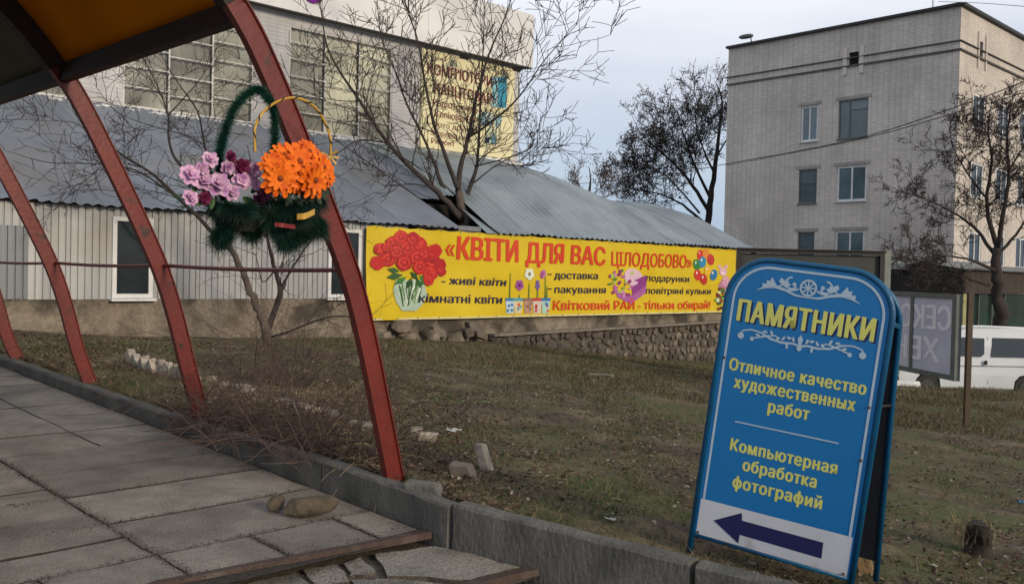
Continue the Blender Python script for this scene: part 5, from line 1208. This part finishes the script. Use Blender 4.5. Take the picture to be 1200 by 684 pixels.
# left tree
bpx = gp(312, 402)
ld = bpx.y
ll = [[(313, 404, .095, 0), (311, 388, .085, 0), (304, 365, .07, 0), (294, 342, .062, 0), (284, 318, .055, 0), (272, 294, .05, 0)],
      [(272, 294, .042, 0), (244, 266, .034, -.2), (213, 236, .028, -.4), (180, 205, .022, -.6), (150, 186, .016, -.8), (130, 172, .010, -1)],
      [(272, 294, .035, .1), (255, 250, .030, .3), (235, 215, .026, .4), (206, 187, .022, .5), (197, 160, .019, .5), (197, 135, .017, .5), (184, 100, .011, .6), (165, 62, .005, .7)],
      [(197, 135, .014, .5), (222, 108, .010, .7), (240, 84, .007, .8), (247, 56, .003, 1)],
      [(258, 262, .026, -.2), (250, 215, .022, -.4), (240, 170, .018, -.5), (231, 130, .013, -.6), (207, 95, .009, -.8), (183, 55, .004, -.9)],
      [(313, 390, .06, 0), (322, 362, .05, .1), (328, 340, .046, .1), (322, 315, .036, .2), (316, 290, .030, .3), (310, 262, .022, .3), (300, 220, .014, .3), (290, 170, .006, .2)],
      [(328, 340, .026, .1), (344, 312, .02, .1), (362, 285, .015, 0), (385, 262, .008, 0), (400, 240, .004, 0)],
      [(322, 316, .016, .1), (308, 330, .010, 0), (300, 300, .007, -.1), (292, 296, .003, -.1)],
      [(213, 236, .014, -.4), (160, 200, .012, -.9), (110, 192, .009, -1.3), (55, 190, .007, -1.6), (5, 176, .003, -1.9)],
      [(180, 205, .010, -.6), (140, 195, .008, -.7), (95, 148, .006, -.8), (62, 140, .004, -.8), (34, 118, .003, -.8)],
      [(150, 225, .007, -.6), (105, 222, .005, -.8), (60, 228, .003, -1.0)],
      [(240, 170, .010, -.5), (215, 158, .008, -.9), (170, 145, .006, -1.2), (135, 130, .004, -1.4), (110, 98, .003, -1.5)],
      [(315, 396, .024, 0), (345, 386, .018, -.2), (375, 374, .013, -.3), (405, 370, .009, -.4), (425, 380, .005, -.4)]]
pxtree('bare_tree', 'leaning bare tree with a forked trunk in front of the sheet-metal wall', ll, 1, ld, M['bark'], mat('twig_bark_left', (.045, .035, .033), (.028, .023, .022), 5, .95), base=bpx, secn=5.0, lvl=2, seclen=.95, up=.18, minr=.0042, kids=(2, 4))
# far trees
fd = [[(828, 275, .22, 0), (832, 240, .17, 0), (838, 200, .13, 0), (842, 160, .09, 0), (846, 120, .05, 0), (840, 98, .02, 0)],
      [(832, 250, .12, 0), (812, 218, .09, -1), (790, 192, .06, -1.5), (765, 170, .035, -2), (745, 150, .015, -2)], [(834, 235, .1, 1), (815, 195, .07, 1.5), (804, 165, .05, 2), (797, 145, .03, 2), (793, 128, .012, 2)],
      [(826, 262, .09, 0), (800, 240, .06, -1), (775, 228, .04, -1), (745, 222, .02, -1), (728, 215, .01, -1)], [(838, 205, .07, 0), (822, 170, .045, 1), (815, 140, .03, 1), (822, 112, .015, 1)],
      [(820, 250, .06, 0), (790, 215, .04, 0), (770, 200, .028, 0), (738, 185, .012, 0)], [(842, 180, .05, -1), (858, 150, .03, -1), (862, 120, .014, -1)]]
pxtree('dark_tree', 'dark spreading tree standing beyond the right end of the metal roof', fd, 1, 52, M['barkd'], M['barkd'], secn=2.9, lvl=3, seclen=2.3, up=.08, seeds=10000, minr=.013, kids=(3, 5), seedr=.06)
ft = [[(690, 240, .16, 0), (691, 225, .13, 0), (692, 210, .07, 0), (690, 195, .03, 0)], [(691, 232, .07, 0), (682, 222, .05, 0), (676, 212, .02, 0)], [(691, 230, .07, 0), (702, 222, .05, 0), (710, 214, .02, 0)], [(691, 235, .07, 0), (712, 230, .05, 0), (722, 224, .02, 0)]]
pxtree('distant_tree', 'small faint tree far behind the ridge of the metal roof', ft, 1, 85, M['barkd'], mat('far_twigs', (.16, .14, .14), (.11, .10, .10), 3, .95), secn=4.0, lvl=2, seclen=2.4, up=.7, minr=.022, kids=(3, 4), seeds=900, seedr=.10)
rt = [[(1172, 385, .24, 0), (1170, 350, .20, 0), (1168, 320, .17, 0), (1169, 290, .14, 0)],
      [(1169, 290, .09, 0), (1160, 262, .075, .3), (1156, 230, .06, .5), (1162, 190, .045, .6), (1158, 150, .03, .6), (1162, 120, .012, .6)],
      [(1169, 290, .09, 0), (1176, 250, .07, -.4), (1182, 200, .05, -.7), (1180, 160, .035, -.8), (1185, 125, .014, -1)],
      [(1167, 300, .07, .3), (1145, 270, .05, .6), (1122, 252, .035, .8), (1095, 238, .02, 1), (1068, 226, .008, 1.2)],
      [(1168, 318, .06, 0), (1140, 305, .04, -.5), (1110, 300, .026, -.8), (1085, 302, .014, -1), (1058, 306, .006, -1)],
      [(1168, 300, .06, 0), (1190, 275, .045, 0), (1206, 250, .03, 0), (1215, 220, .014, 0)],
      [(1156, 232, .04, .5), (1135, 205, .028, .8), (1118, 175, .018, 1), (1112, 150, .008, 1)], [(1182, 200, .03, -.7), (1200, 170, .02, -.8), (1212, 140, .008, -.8)],
      [(1160, 335, .04, 0), (1120, 322, .026, .3), (1080, 318, .012, .5)]]
pxtree('dark_tree', 'dark fine-twigged tree in front of the sunlit side of the brick building', rt, 1, 31, M['barkd'], M['barkd'], secn=4.6, lvl=3, seclen=1.25, up=.05, seeds=4500, minr=.0085, kids=(3, 5), seedr=.035)
# ------------------------------------------------------------------ brush, litter, stones
def bush(px, py, n, hgt, label, m='vine', spread=.5, arc=1.0):
    b0 = gp(px, py); mb = MB()
    for k in range(n):
        a = rnd(0, 6.28); r_ = rnd(0, spread * .5); p = b0 + Vector((math.cos(a) * r_, math.sin(a) * r_, 0)); p.z = gz(p.x, p.y) - .01
        d = Vector((rnd(-1, 1), rnd(-1, 1), rnd(.3, 1.6))).normalized(); L_ = hgt * rnd(.5, 1.3)
        pts = [p]; cur = p; sg_ = 10
        for j in range(sg_):
            d = (d + Vector((rnd(-1, 1), rnd(-1, 1), rnd(-1, 1))) * .22 - Z * arc * .16).normalized(); cur = cur + d * (L_ / sg_)
            g_ = gz(cur.x, cur.y) + .01
            if cur.z < g_: cur.z = g_
            pts.append(cur.copy())
        r0 = rnd(.0018, .0042); mb.tube(pts, [r0 * (1 - .6 * j / sg_) for j in range(sg_ + 1)], 3, cap=False)
        if random.random() < .7:
            q = pts[random.randint(2, 7)]; twigs(mb, q, Vector((rnd(-1, 1), rnd(-1, 1), rnd(0, 1))), L_ * .4, r0 * .7, 1, .1, .8, None, 3, (1, 3), 0, .0012)
    return tag(mb.build('bramble_bush', M[m], org=b0), label, 'bush')
bush(300, 500, 170, .85, 'tangled bare bramble bush beside the second red rib', spread=1.1)
bush(385, 530, 170, .66, 'low tangle of bare bramble stems just left of the nearest red rib', spread=.9)
bush(335, 450, 110, 1.0, 'upright sprawl of thin bare stems under the forked tree', spread=.9, arc=.5)
bush(440, 500, 60, .55, 'thin arching bramble stems behind the nearest red rib', spread=.6)
bush(262, 520, 26, .5, 'thin dead stems hanging over the kerb by the second red rib', spread=.4, arc=1.4)
ds = MB()
for k in range(900):
    px, py = rnd(225, 470), rnd(455, 560)
    if py > 480 + (px - 240) * .36 + 2: continue
    b0 = gp(px, py); d = Vector((rnd(-1, 1), rnd(-1, 1), rnd(.1, 1.2))).normalized(); pts = [b0]; cur = b0; L_ = rnd(.12, .38)
    for j in range(6):
        d = (d + Vector((rnd(-1, 1), rnd(-1, 1), rnd(-1, 1))) * .25 - Z * .28).normalized(); cur = cur + d * (L_ / 6); pts.append(cur.copy())
    ds.tube(pts, [.0022] * 4 + [.0015] * 3, 3, cap=False)
tag(ds.build('dry_straw', M['straw']), 'pale dry straw stems lying in the brambles', 'dry grass', kind='stuff')
# leaf litter and grass as ground cover
def cloud(name, n, m, label, fn):
    V, F, C_ = [], [], []
    for _ in range(n): fn(V, F, C_)
    me = bpy.data.meshes.new(name); me.from_pydata(V, [], F); a = me.color_attributes.new('Col', 'FLOAT_COLOR', 'POINT')
    a.data.foreach_set('color', np.array(C_, dtype=np.float32).ravel()); me.materials.append(m); o = bpy.data.objects.new(name, me); COL.objects.link(o)
    return tag(o, label, 'ground cover', kind='stuff')
def lawn_pt(dmax=16, pw=1.6):
    while True:
        u = .14 + 15 * random.random() ** pw; v = -3.2 + 13 * random.random()
        p = wk(u + kerb_u(v), v, 0)
        if p.y > 1.5 and abs(p.x) < p.y * .62 + .3 and p.y < dmax: return p
PAL = [(.13, .075, .048), (.10, .055, .038), (.115, .085, .06), (.085, .062, .047), (.15, .118, .088), (.06, .044, .034), (.24, .21, .17), (.13, .085, .055), (.16, .11, .075), (.105, .085, .07), (.04, .033, .028), (.07, .055, .043)]
def leaf(V, F, C_):
    while True:
        p = lawn_pt()
        if noise.noise(Vector((p.x * .8, p.y * .8, 11))) + .6 * noise.noise(Vector((p.x * 2.6, p.y * 2.6, 1))) + rnd(-.3, .45) > 0: break
    z_ = gz(p.x, p.y) + .003 + rnd(0, .025); s = rnd(.006, .022); a = Vector((rnd(-1, 1), rnd(-1, 1), rnd(-.35, .35))).normalized(); b = a.cross(Vector((rnd(-.4, .4), rnd(-.4, .4), 1))).normalized() * rnd(.4, .8)
    c = Vector((p.x, p.y, z_)); i = len(V); lift = Z * s * rnd(0, .5)
    V.extend([tuple(c - a * s), tuple(c + b * s + lift), tuple(c + a * s), tuple(c - b * s + lift)]); F.extend([(i, i+1, i+2), (i, i+2, i+3)])
    col = random.choice(PAL); k = rnd(.7, 1.2); C_.extend([(col[0]*k, col[1]*k, col[2]*k, 1)] * 4)
cloud('leaf_litter', 60000, attr_mat('dry_leaves'), 'brown dead leaves and scraps scattered over the lawn', leaf)
def blade(V, F, C_):
    while True:
        p = lawn_pt(15, 1.5); g = noise.noise(Vector((p.x * .55, p.y * .55, 5))) + .5 * noise.noise(Vector((p.x * 1.7, p.y * 1.7, 2)))
        if g + rnd(-.3, .3) > -.12: break
    green = g + rnd(-.25, .25) > .10 and random.random() < .7
    z_ = gz(p.x, p.y) - .004; flat = random.random() < .45; h = rnd(.004, .02) if flat else (rnd(.012, .05) if green else rnd(.01, .06)); w_ = rnd(.0015, .0035); a = rnd(0, 6.28)
    dx, dy = math.cos(a) * w_, math.sin(a) * w_; t = rnd(.03, .09) if flat else rnd(.3, 1.6) * h; b = rnd(0, 6.28); i = len(V)
    V.extend([(p.x - dx, p.y - dy, z_), (p.x + dx, p.y + dy, z_), (p.x + math.cos(b) * t, p.y + math.sin(b) * t, z_ + h)]); F.append((i, i+1, i+2))
    col = random.choice([(.05, .085, .024), (.075, .10, .035)]) if green else random.choice([(.17, .135, .075), (.12, .095, .055), (.22, .18, .11)]); k = rnd(.6, 1.25); C_.extend([(col[0]*k, col[1]*k, col[2]*k, 1)] * 3)
cloud('short_grass', 120000, attr_mat('grass_blades'), 'short green and dry grass blades over the rough lawn', blade)
def farblade(V, F, C_):
    while True:
        u = 6 + 24 * random.random(); v = -9 + 26 * random.random(); p = wk(u, v, 0); q = p - P0
        if 11 < p.y < 24 and abs(p.x) < p.y * .6 and q.dot(D_) < -.25 and noise.noise(Vector((p.x * .5, p.y * .5, 9))) + rnd(-.4, .4) > -.15: break
    z_ = gz(p.x, p.y) - .01; flat = random.random() < .4; h = rnd(.01, .03) if flat else rnd(.03, .10); w_ = rnd(.004, .009); a = rnd(0, 6.28); t = rnd(.06, .16) if flat else rnd(.2, .9) * h; b = rnd(0, 6.28); i = len(V)
    dx, dy = math.cos(a) * w_, math.sin(a) * w_
    V.extend([(p.x - dx, p.y - dy, z_), (p.x + dx, p.y + dy, z_), (p.x + math.cos(b) * t, p.y + math.sin(b) * t, z_ + h)]); F.append((i, i+1, i+2))
    col = random.choice([(.17, .135, .08), (.12, .09, .055), (.21, .17, .11), (.06, .08, .03), (.075, .095, .04), (.10, .065, .045)]); k = rnd(.6, 1.2); C_.extend([(col[0]*k, col[1]*k, col[2]*k, 1)] * 3)
cloud('rough_grass', 90000, attr_mat('far_grass_blades'), 'dry rough grass and dead stems on the lawn before the stone wall', farblade)
# loose stones on the slabs
q = on_z(362, 602, -.015); MB().hull(q + Z * .042, .135, .07, .062, (EW * .7 + Vector((1, 0, 0))).normalized(), D_, (Z + EW * .25).normalized(), n=26, boxy=.30, rough=.30).build('loose_stone', M['rock'])
tag(bpy.context.scene.objects['loose_stone'], 'larger mossy brown stone lying on the slabs near the kerb', 'stone', 'stones lying on the slabs')
q = on_z(324, 598, -.015); o = MB().hull(q + Z * .038, .055, .042, .046, Vector((.9, .4, 0)).normalized(), Vector((-.4, .9, 0)).normalized(), (Z + EW * .2).normalized(), n=16, boxy=.4, rough=.3).build('loose_stone', M['rock'])
tag(o, 'smaller mossy stone touching the left end of the larger one', 'stone', 'stones lying on the slabs')
q = gp(1012, 672); o = MB().hull(q + Z * .05, .05, .04, .085, (SAX + Vector((0, .3, 0))).normalized(), Vector((.3, .9, 0)).normalized(), (Z + Vector((-.25, 0, 0))).normalized(), n=13).build('loose_stone', M['ochre'])
tag(o, 'ochre stone propped against the right foot of the A-board', 'stone')
# edging bricks set on their corners
EDG = [(152, 418), (160, 423), (169, 427), (178, 430), (187, 431), (196, 434), (205, 436), (214, 438), (225, 440)]
EDG2 = [(247, 441), (262, 450), (282, 453), (291, 458), (331, 468), (341, 470), (352, 474), (362, 478), (376, 480), (391, 486), (404, 489), (416, 494), (430, 500), (486, 504), (501, 511)]
proto = None
for k, (px, py) in enumerate(EDG + EDG2):
    q = gp(px, py + 6); mb = MB()
    if k < len(EDG):
        ax = (gp(225, 440) - gp(152, 420)); ax.z = 0; ax.normalize(); sd_ = ax.cross(Z); a_ = math.radians(45 + rnd(-12, 12)); q1 = ax * math.cos(a_) + Z * math.sin(a_); q2 = Z * math.cos(a_) - ax * math.sin(a_); q = q + Z * rnd(.005, .03); q1 = (q1 + sd_ * rnd(-.25, .25)).normalized(); mb.box(q, q1 * .075, (sd_ + q1 * rnd(-.2, .2)) * .035, q2 * .075, j=.006)
        o = mb.build('edging_brick', M['edging']); tag(o, 'whitewashed edging brick tilted on its corner in the saw-tooth row by the third red rib', 'brick', 'saw-tooth edging bricks')
    else:
        an = rnd(0, 3); mb.hull(q + Z * .02, rnd(.05, .085), rnd(.035, .06), rnd(.03, .055), Vector((math.cos(an), math.sin(an), 0)), Vector((-math.sin(an), math.cos(an), 0)), (Z + Vector((rnd(-.4, .4), rnd(-.4, .4), 0))).normalized(), rough=.2, n=13, boxy=.75)
        o = mb.build('edging_stone', M['edging']); tag(o, 'pale broken edging stone half buried in the brambles and dead leaves', 'stone', 'broken edging stones')
for px, py, dx, dy, dz, m_, lab in ((567, 548, .03, .05, .10, 'edging', 'pale upright brick piece beside the green patch of lawn'), (497, 576, .10, .06, .04, 'kerb_pale', 'grey concrete lump at the foot of the nearest red rib'),
                                    (542, 556, .07, .06, .05, 'stonew', 'grey rough stone half sunk left of the upright brick piece'), (668, 436, .0, 0, 0, None, None), (703, 438, .22, .1, .03, 'plaster', 'flat grey slab lying on the grass before the stone wall')):
    if m_ is None: continue
    q = gp(px, py + 4); o = MB().hull(q + Z * dz * .7, dx, dy, dz, (Vector((1, -.3, 0))).normalized(), Vector((.3, 1, 0)).normalized(), (Z + Vector((-.3, .1, 0))).normalized(), rough=.15, n=13, boxy=.85).build('rubble_piece', M[m_]); tag(o, lab, 'rubble')
def litter(px, py, w_, h_, c, label, nm='paper_scrap'):
    q = gp(px, py); mb = MB(); n = 5
    for i in range(n + 1):
        for j in range(n + 1): x, y = (i / n - .5) * w_, (j / n - .5) * h_; mb.v.append(q + Vector((x, y, .02 + .03 * noise.noise(Vector((x * 30, y * 30, px)))) ) + Z * abs(x) * .2)
    for i in range(n):
        for j in range(n): a = i * (n + 1) + j; mb.f.append((a, a + n + 1, a + n + 2, a + 1)); mb.m.append(1 if (i + j) % 7 == 0 and len(c) > 1 else 0)
    tag(mb.build(nm, [pc(x, .4) for x in c]), label, 'litter')
litter(532, 508, .11, .07, ['#b8b8b4', '#a8a030'], 'crumpled white wrapper with yellow print on the lawn behind the kerb', 'wrapper')
litter(714, 612, .06, .03, ['#b5b2a8'], 'thin white scrap lying on bare soil left of the A-board')
litter(1197, 592, .05, .08, ['#2a7fb0'], 'small blue plastic scrap at the right edge of the lawn', 'plastic_scrap')
litter(715, 545, .05, .03, ['#c5c2b8'], 'small white scrap on the lawn between banner and A-board')
litter(1010, 552, .05, .03, ['#b5b0a5'], 'pale scrap on the lawn just right of the A-board')
# burnt stump with dry tuft
sp_ = gp(1146, 652); stt = thing('tree_stump', sp_, 'short blackened stump with a dry grass tuft at the right edge of the lawn', 'stump')
mb = MB(); pts = [sp_ + Z * z_ + Vector((.01 * z_, 0, 0)) for z_ in (-.05, .0, .06, .12, .165)]; mb.tube(pts, [.085, .072, .062, .06, .052], 11)
for v_ in range(len(mb.v)): mb.v[v_] = mb.v[v_] + Vector((1, 1, .6)) * .03 * noise.noise(mb.v[v_] * 14)
mb.build('trunk', M['wood'], stt)
mb = MB()
for k in range(260):
    a = rnd(0, 6.28); r_ = rnd(0, .11); p = sp_ + Vector((math.cos(a) * r_, math.sin(a) * r_ + .06, rnd(.0, .12))); h = rnd(.05, .13); t = Vector((rnd(-1, 1), rnd(-1, 1), 0)) * h * .6; w_ = Vector((math.cos(a + 1), math.sin(a + 1), 0)) * .002
    mb.tri(p - w_, p + w_, p + t + Z * h)
mb.build('grass_tuft', M['straw'], stt)
# ------------------------------------------------------------------ flower baskets on the nearest rib
BPn = wk(UA, AW[0] - .11, 0)
def bk_(px, py, o_=0.0): return on_pl(px, py, BPn + DW * o_, DW)
VN = -DW
def needles(mb, pts, n, ln, wd=.0012, droop=.3, m=0):
    segs = list(zip(pts[:-1], pts[1:]))
    for _ in range(n):
        a, b = random.choice(segs); p = a.lerp(b, random.random()); d = Vector((rnd(-1, 1), rnd(-1, 1), rnd(-1, 1))).normalized() - Z * droop
        s_ = d.cross(Vector((rnd(-1, 1), rnd(-1, 1), rnd(-1, 1)))).normalized() * wd; l = ln * rnd(.5, 1.15)
        mb.tri(p - s_, p + s_, p + d * l, m)
def petal(mb, c, dirv, nrm, L_, W_, cup, m=0, curl=0.0):
    side = dirv.cross(nrm).normalized(); rows_ = []
    for k in range(5):
        t = k / 4; w_ = W_ * (math.sin(math.pi * min(1, .12 + t * .80)) ** .7); cpt = c + dirv * L_ * t + nrm * (cup * L_ * math.sin(t * 1.5) + curl * L_ * t * t)
        rows_.append((cpt - side * w_ * .5 + nrm * W_ * .10, cpt, cpt + side * w_ * .5 + nrm * W_ * .10))
    for k in range(4):
        a, b = rows_[k], rows_[k+1]; mb.quad(a[0], a[1], b[1], b[0], m); mb.quad(a[1], a[2], b[2], b[1], m)
def flower(parent, c, nrm, R_, petals, mt, mcen, layers=2, cup=.25, wide=.42, name='flower'):
    nrm = nrm.normalized(); a = nrm.orthogonal().normalized(); b = nrm.cross(a); mb = MB(); ph = rnd(0, 6)
    for L_ in range(layers):
        n = petals - L_ * 2; rr = R_ * (1 - .27 * L_)
        for k in range(n):
            an = 2 * math.pi * (k + .5 * (L_ % 2)) / n + ph + rnd(-.08, .08); petal(mb, c + nrm * R_ * .07 * L_, (a * math.cos(an) + b * math.sin(an) + nrm * (cup * .6 * L_)).normalized(), nrm, rr * rnd(.9, 1.08), rr * wide, cup * (.35 + .5 * L_), curl=-.12 if L_ == 0 else 0)
    mb.rock(c + nrm * R_ * .12, R_ * .16, R_ * .16, R_ * .12, a, b, nrm, rough=.1, n=8, m=1, boxy=.1)
    return mb.build(name, [mt, mcen], parent, smooth=True)
# left basket: green tinsel handle, pink roses
b1 = thing('flower_basket', bk_(275, 285), 'hanging basket of pink and purple artificial roses with a green tinsel handle', 'flower basket')
hp = spline([bk_(*q) for q in ((262, 235), (257, 190), (262, 160), (276, 125), (300, 105), (318, 122), (322, 160), (316, 200), (312, 240))], 6)
mb = MB(); mb.tube(hp, .006, 6); mb.build('handle', M['needled'], b1); mb = MB(); needles(mb, hp, 13000, .038, .0014, 0); mb.build('handle_tinsel', M['needle'], b1)
def bowl(parent, c, r0, r1, h):
    mb = MB(); n = 22; rows_ = 7
    for j in range(rows_ + 1):
        t = j / rows_; r_ = r0 + (r1 - r0) * t ** .8
        for k in range(n): a = 2 * math.pi * k / n; mb.v.append(c + EW * (r_ * math.cos(a)) + DW * (r_ * math.sin(a) * .8) + Z * (h * (t - 1) + .004 * ((k + j) % 2)))
    for j in range(rows_):
        for k in range(n): mb.f.append((j*n+k, j*n+(k+1) % n, (j+1)*n+(k+1) % n, (j+1)*n+k)); mb.m.append(0)
    mb.f.append(tuple(range(n))); mb.m.append(0); return mb.build('wicker_bowl', M['wicker'], parent)
bowl(b1, bk_(285, 240), .06, .10, .12)
def garl(parent, path, n, ln, m='needled', nm='pine_garland'):
    pp = spline([bk_(*q) for q in path], 4); mb = MB(); mb.tube(pp, .004, 4); needles(mb, pp, n, ln, .0013, .45); needles(mb, pp, n // 3, ln * 1.15, .0012, .3, 1); return mb.build(nm, [M[m], M['needle']], parent)
garl(b1, ((248, 236, 0), (262, 250, .0), (280, 248, -.03), (298, 250, 0), (306, 246, .02)), 4200, .065)
garl(b1, ((262, 240, -.07), (276, 244, -.09), (288, 244, -.09), (296, 240, -.07)), 3000, .06); garl(b1, ((225, 214, -.02), (240, 204, -.02), (258, 206, -.02), (276, 205, -.02), (296, 206, -.02)), 1800, .04)
garl(b1, ((250, 280), (262, 262), (272, 250), (285, 262), (296, 276)), 4600, .06)
garl(b1, ((258, 285), (268, 268), (262, 250), (258, 240)), 3600, .055); garl(b1, ((298, 272), (301, 260), (303, 246)), 3000, .055)
def rose(parent, px, py, r_px, mt, o_=-.06, tilt=(0, 0, 0)):
    c = bk_(px, py, o_); nrm = (VN + Vector((rnd(-.4, .4), 0, rnd(-.1, .6)))).normalized(); return flower(parent, c, nrm, r_px / 255, 7, mt, mt, layers=4, cup=.55, wide=.85, name='rose')
for px, py, r_, mt in ((255, 218, 19, 'pinkp'), (238, 214, 13, 'pinkp'), (270, 226, 13, 'pinkp'), (296, 200, 13, 'pinkp'), (236, 200, 11, 'pinkp'), (270, 184, 9, 'magenta'), (240, 232, 10, 'magenta'), (222, 206, 15, 'pinkp'), (246, 188, 12, 'pinkp'), (222, 232, 12, 'pinkp'), (283, 212, 14, 'pinkp'), (283, 196, 13, 'magenta'), (266, 197, 11, 'pinkp'), (299, 216, 9, 'pinkp'), (309, 228, 12, 'magenta'), (303, 236, 10, 'magenta')): rose(b1, px, py, r_ * .82, M[mt])
mb = MB()
for px, py, dx, dy, l in ((262, 236, 1, .5, .07), (284, 232, .9, .3, .06), (240, 236, -1, .3, .05), (294, 226, .6, -.6, .05), (232, 218, -.6, .6, .05), (250, 232, -.3, .9, .05)):
    c = bk_(px, py, -.05); d = (EW * dx - Z * dy).normalized(); petal(mb, c, d, VN, l, l * .5, .1)
mb.build('leaves', M['leaf'], b1, smooth=True)
mb = MB()
for k in range(9):
    p = bk_(228, 228, -.03); d = (-EW * rnd(.3, 1) + Z * rnd(-.7, .3) + DW * rnd(-.3, .3)).normalized(); pp = [p + d * t * .09 for t in (0, .5, 1)]; mb.tube(pp, .001, 3); needles(mb, pp, 40, .014, .0012, 0)
mb.build('fern_sprigs', M['leaf'], b1)
# right basket: orange daisies, gold wrapped handle
b2 = thing('flower_basket', bk_(345, 285, -.05), 'hanging basket of bright orange artificial daisies with a gold ribbon handle', 'flower basket')
OF = -.10
hp = spline([bk_(x, y, OF + o_) for x, y, o_ in ((299, 178, 0), (299, 150, 0), (310, 130, 0), (328, 118, 0), (347, 115, 0), (366, 123, 0), (379, 140, 0), (387, 162, 0), (387, 184, 0), (384, 206, 0))], 6)
mb = MB(); mb.tube(hp, .0058, 8); mb.build('handle', M['gold'], b2)
mb = MB(); hn = len(hp)
for k in range(hn * 3):
    f = k / 3; i = min(int(f), hn - 2); p = hp[i].lerp(hp[i+1], f - i); t = (hp[i+1] - hp[i]).normalized(); a = t.cross(DW).normalized(); 
    an = k * .42; 
    mb.v += [p + (a * math.cos(an) + DW * math.sin(an)) * .0075 + t * .006, p + (a * math.cos(an) + DW * math.sin(an)) * .0075 - t * .006]
for k in range(hn * 3 - 1): mb.f.append((2*k, 2*k+1, 2*k+3, 2*k+2)); mb.m.append(0)
mb.build('dark_wrap', M['wicker'], b2)
mb = MB()
for dx, dy in ((-9, -4), (9, -6), (-6, 8), (8, 9), (2, 14), (11, 2)):
    p = bk_(386, 183, OF - .01); q = bk_(386 + dx, 183 + dy, OF - .03); s_ = (q - p).cross(DW).normalized() * .006; mb.quad(p - s_ * .3, p + s_ * .3, q + s_, q - s_)
mb.build('ribbon_bow', M['gold'], b2)
bowl(b2, bk_(345, 236, OF + .03), .07, .12, .13)
garl(b2, ((326, 234, OF - .03), (335, 240, OF - .05), (355, 238, OF - .05), (378, 234, OF)), 5200, .065); garl(b2, ((322, 262, OF), (332, 276, OF), (350, 268, OF), (372, 258, OF), (378, 270, OF)), 5200, .06)
garl(b2, ((315, 245, OF), (325, 262, OF), (345, 252, OF - .05), (365, 248, OF)), 5200, .065); garl(b2, ((330, 285, OF), (345, 280, OF), (372, 268, OF)), 3000, .055)
for px, py, r_, dz_ in ((350, 190, 23, .02), (328, 209, 22, .05), (368, 211, 22, .055), (378, 196, 18, .02), (333, 182, 17, .0), (362, 178, 17, -.01), (319, 193, 15, .01), (347, 213, 15, .03), (385, 208, 12, .0)):
    flower(b2, bk_(px, py, OF - .07 - dz_), VN + Vector(((px - 350) * .016, 0, (198 - py) * .022 + .15)), r_ / 252 * rnd(.95, 1.05), random.choice((11, 12, 13)), M['orange'], M['orangec'], layers=2, cup=.12, wide=.44, name='daisy')
mb = MB()
for px, py in ((335, 225), (352, 222), (372, 224), (320, 222), (345, 228), (362, 228), (380, 220)):
    for _ in range(3): petal(mb, bk_(px + rnd(-5, 5), py + rnd(-4, 4), OF - .07), (EW * rnd(-1, 1) - Z * rnd(.2, 1)).normalized(), VN, .05, .026, .1)
mb.build('leaves', mat('dark_leaf', (.012, .035, .012), (.008, .02, .01), 8, .6), b2, smooth=True)
def ribbon(parent, a, b, c, m, wd=.013):
    mb = MB(); P_ = spline([bk_(*a), bk_(*b), bk_(*c)], 5)
    for p in P_: mb.v += [p - Z * wd, p + Z * wd]
    for k in range(len(P_) - 1): mb.f.append((2*k, 2*k+2, 2*k+3, 2*k+1)); mb.m.append(0)
    mb.build('ribbon', M[m], parent, solid=.0015)
ribbon(b2, (348, 254, OF - .10), (358, 253, OF - .125), (369, 248, OF - .09), 'gold'); ribbon(b2, (322, 263, OF - .09), (332, 264, OF - .11), (346, 266, OF - .09), 'redrib', .009)
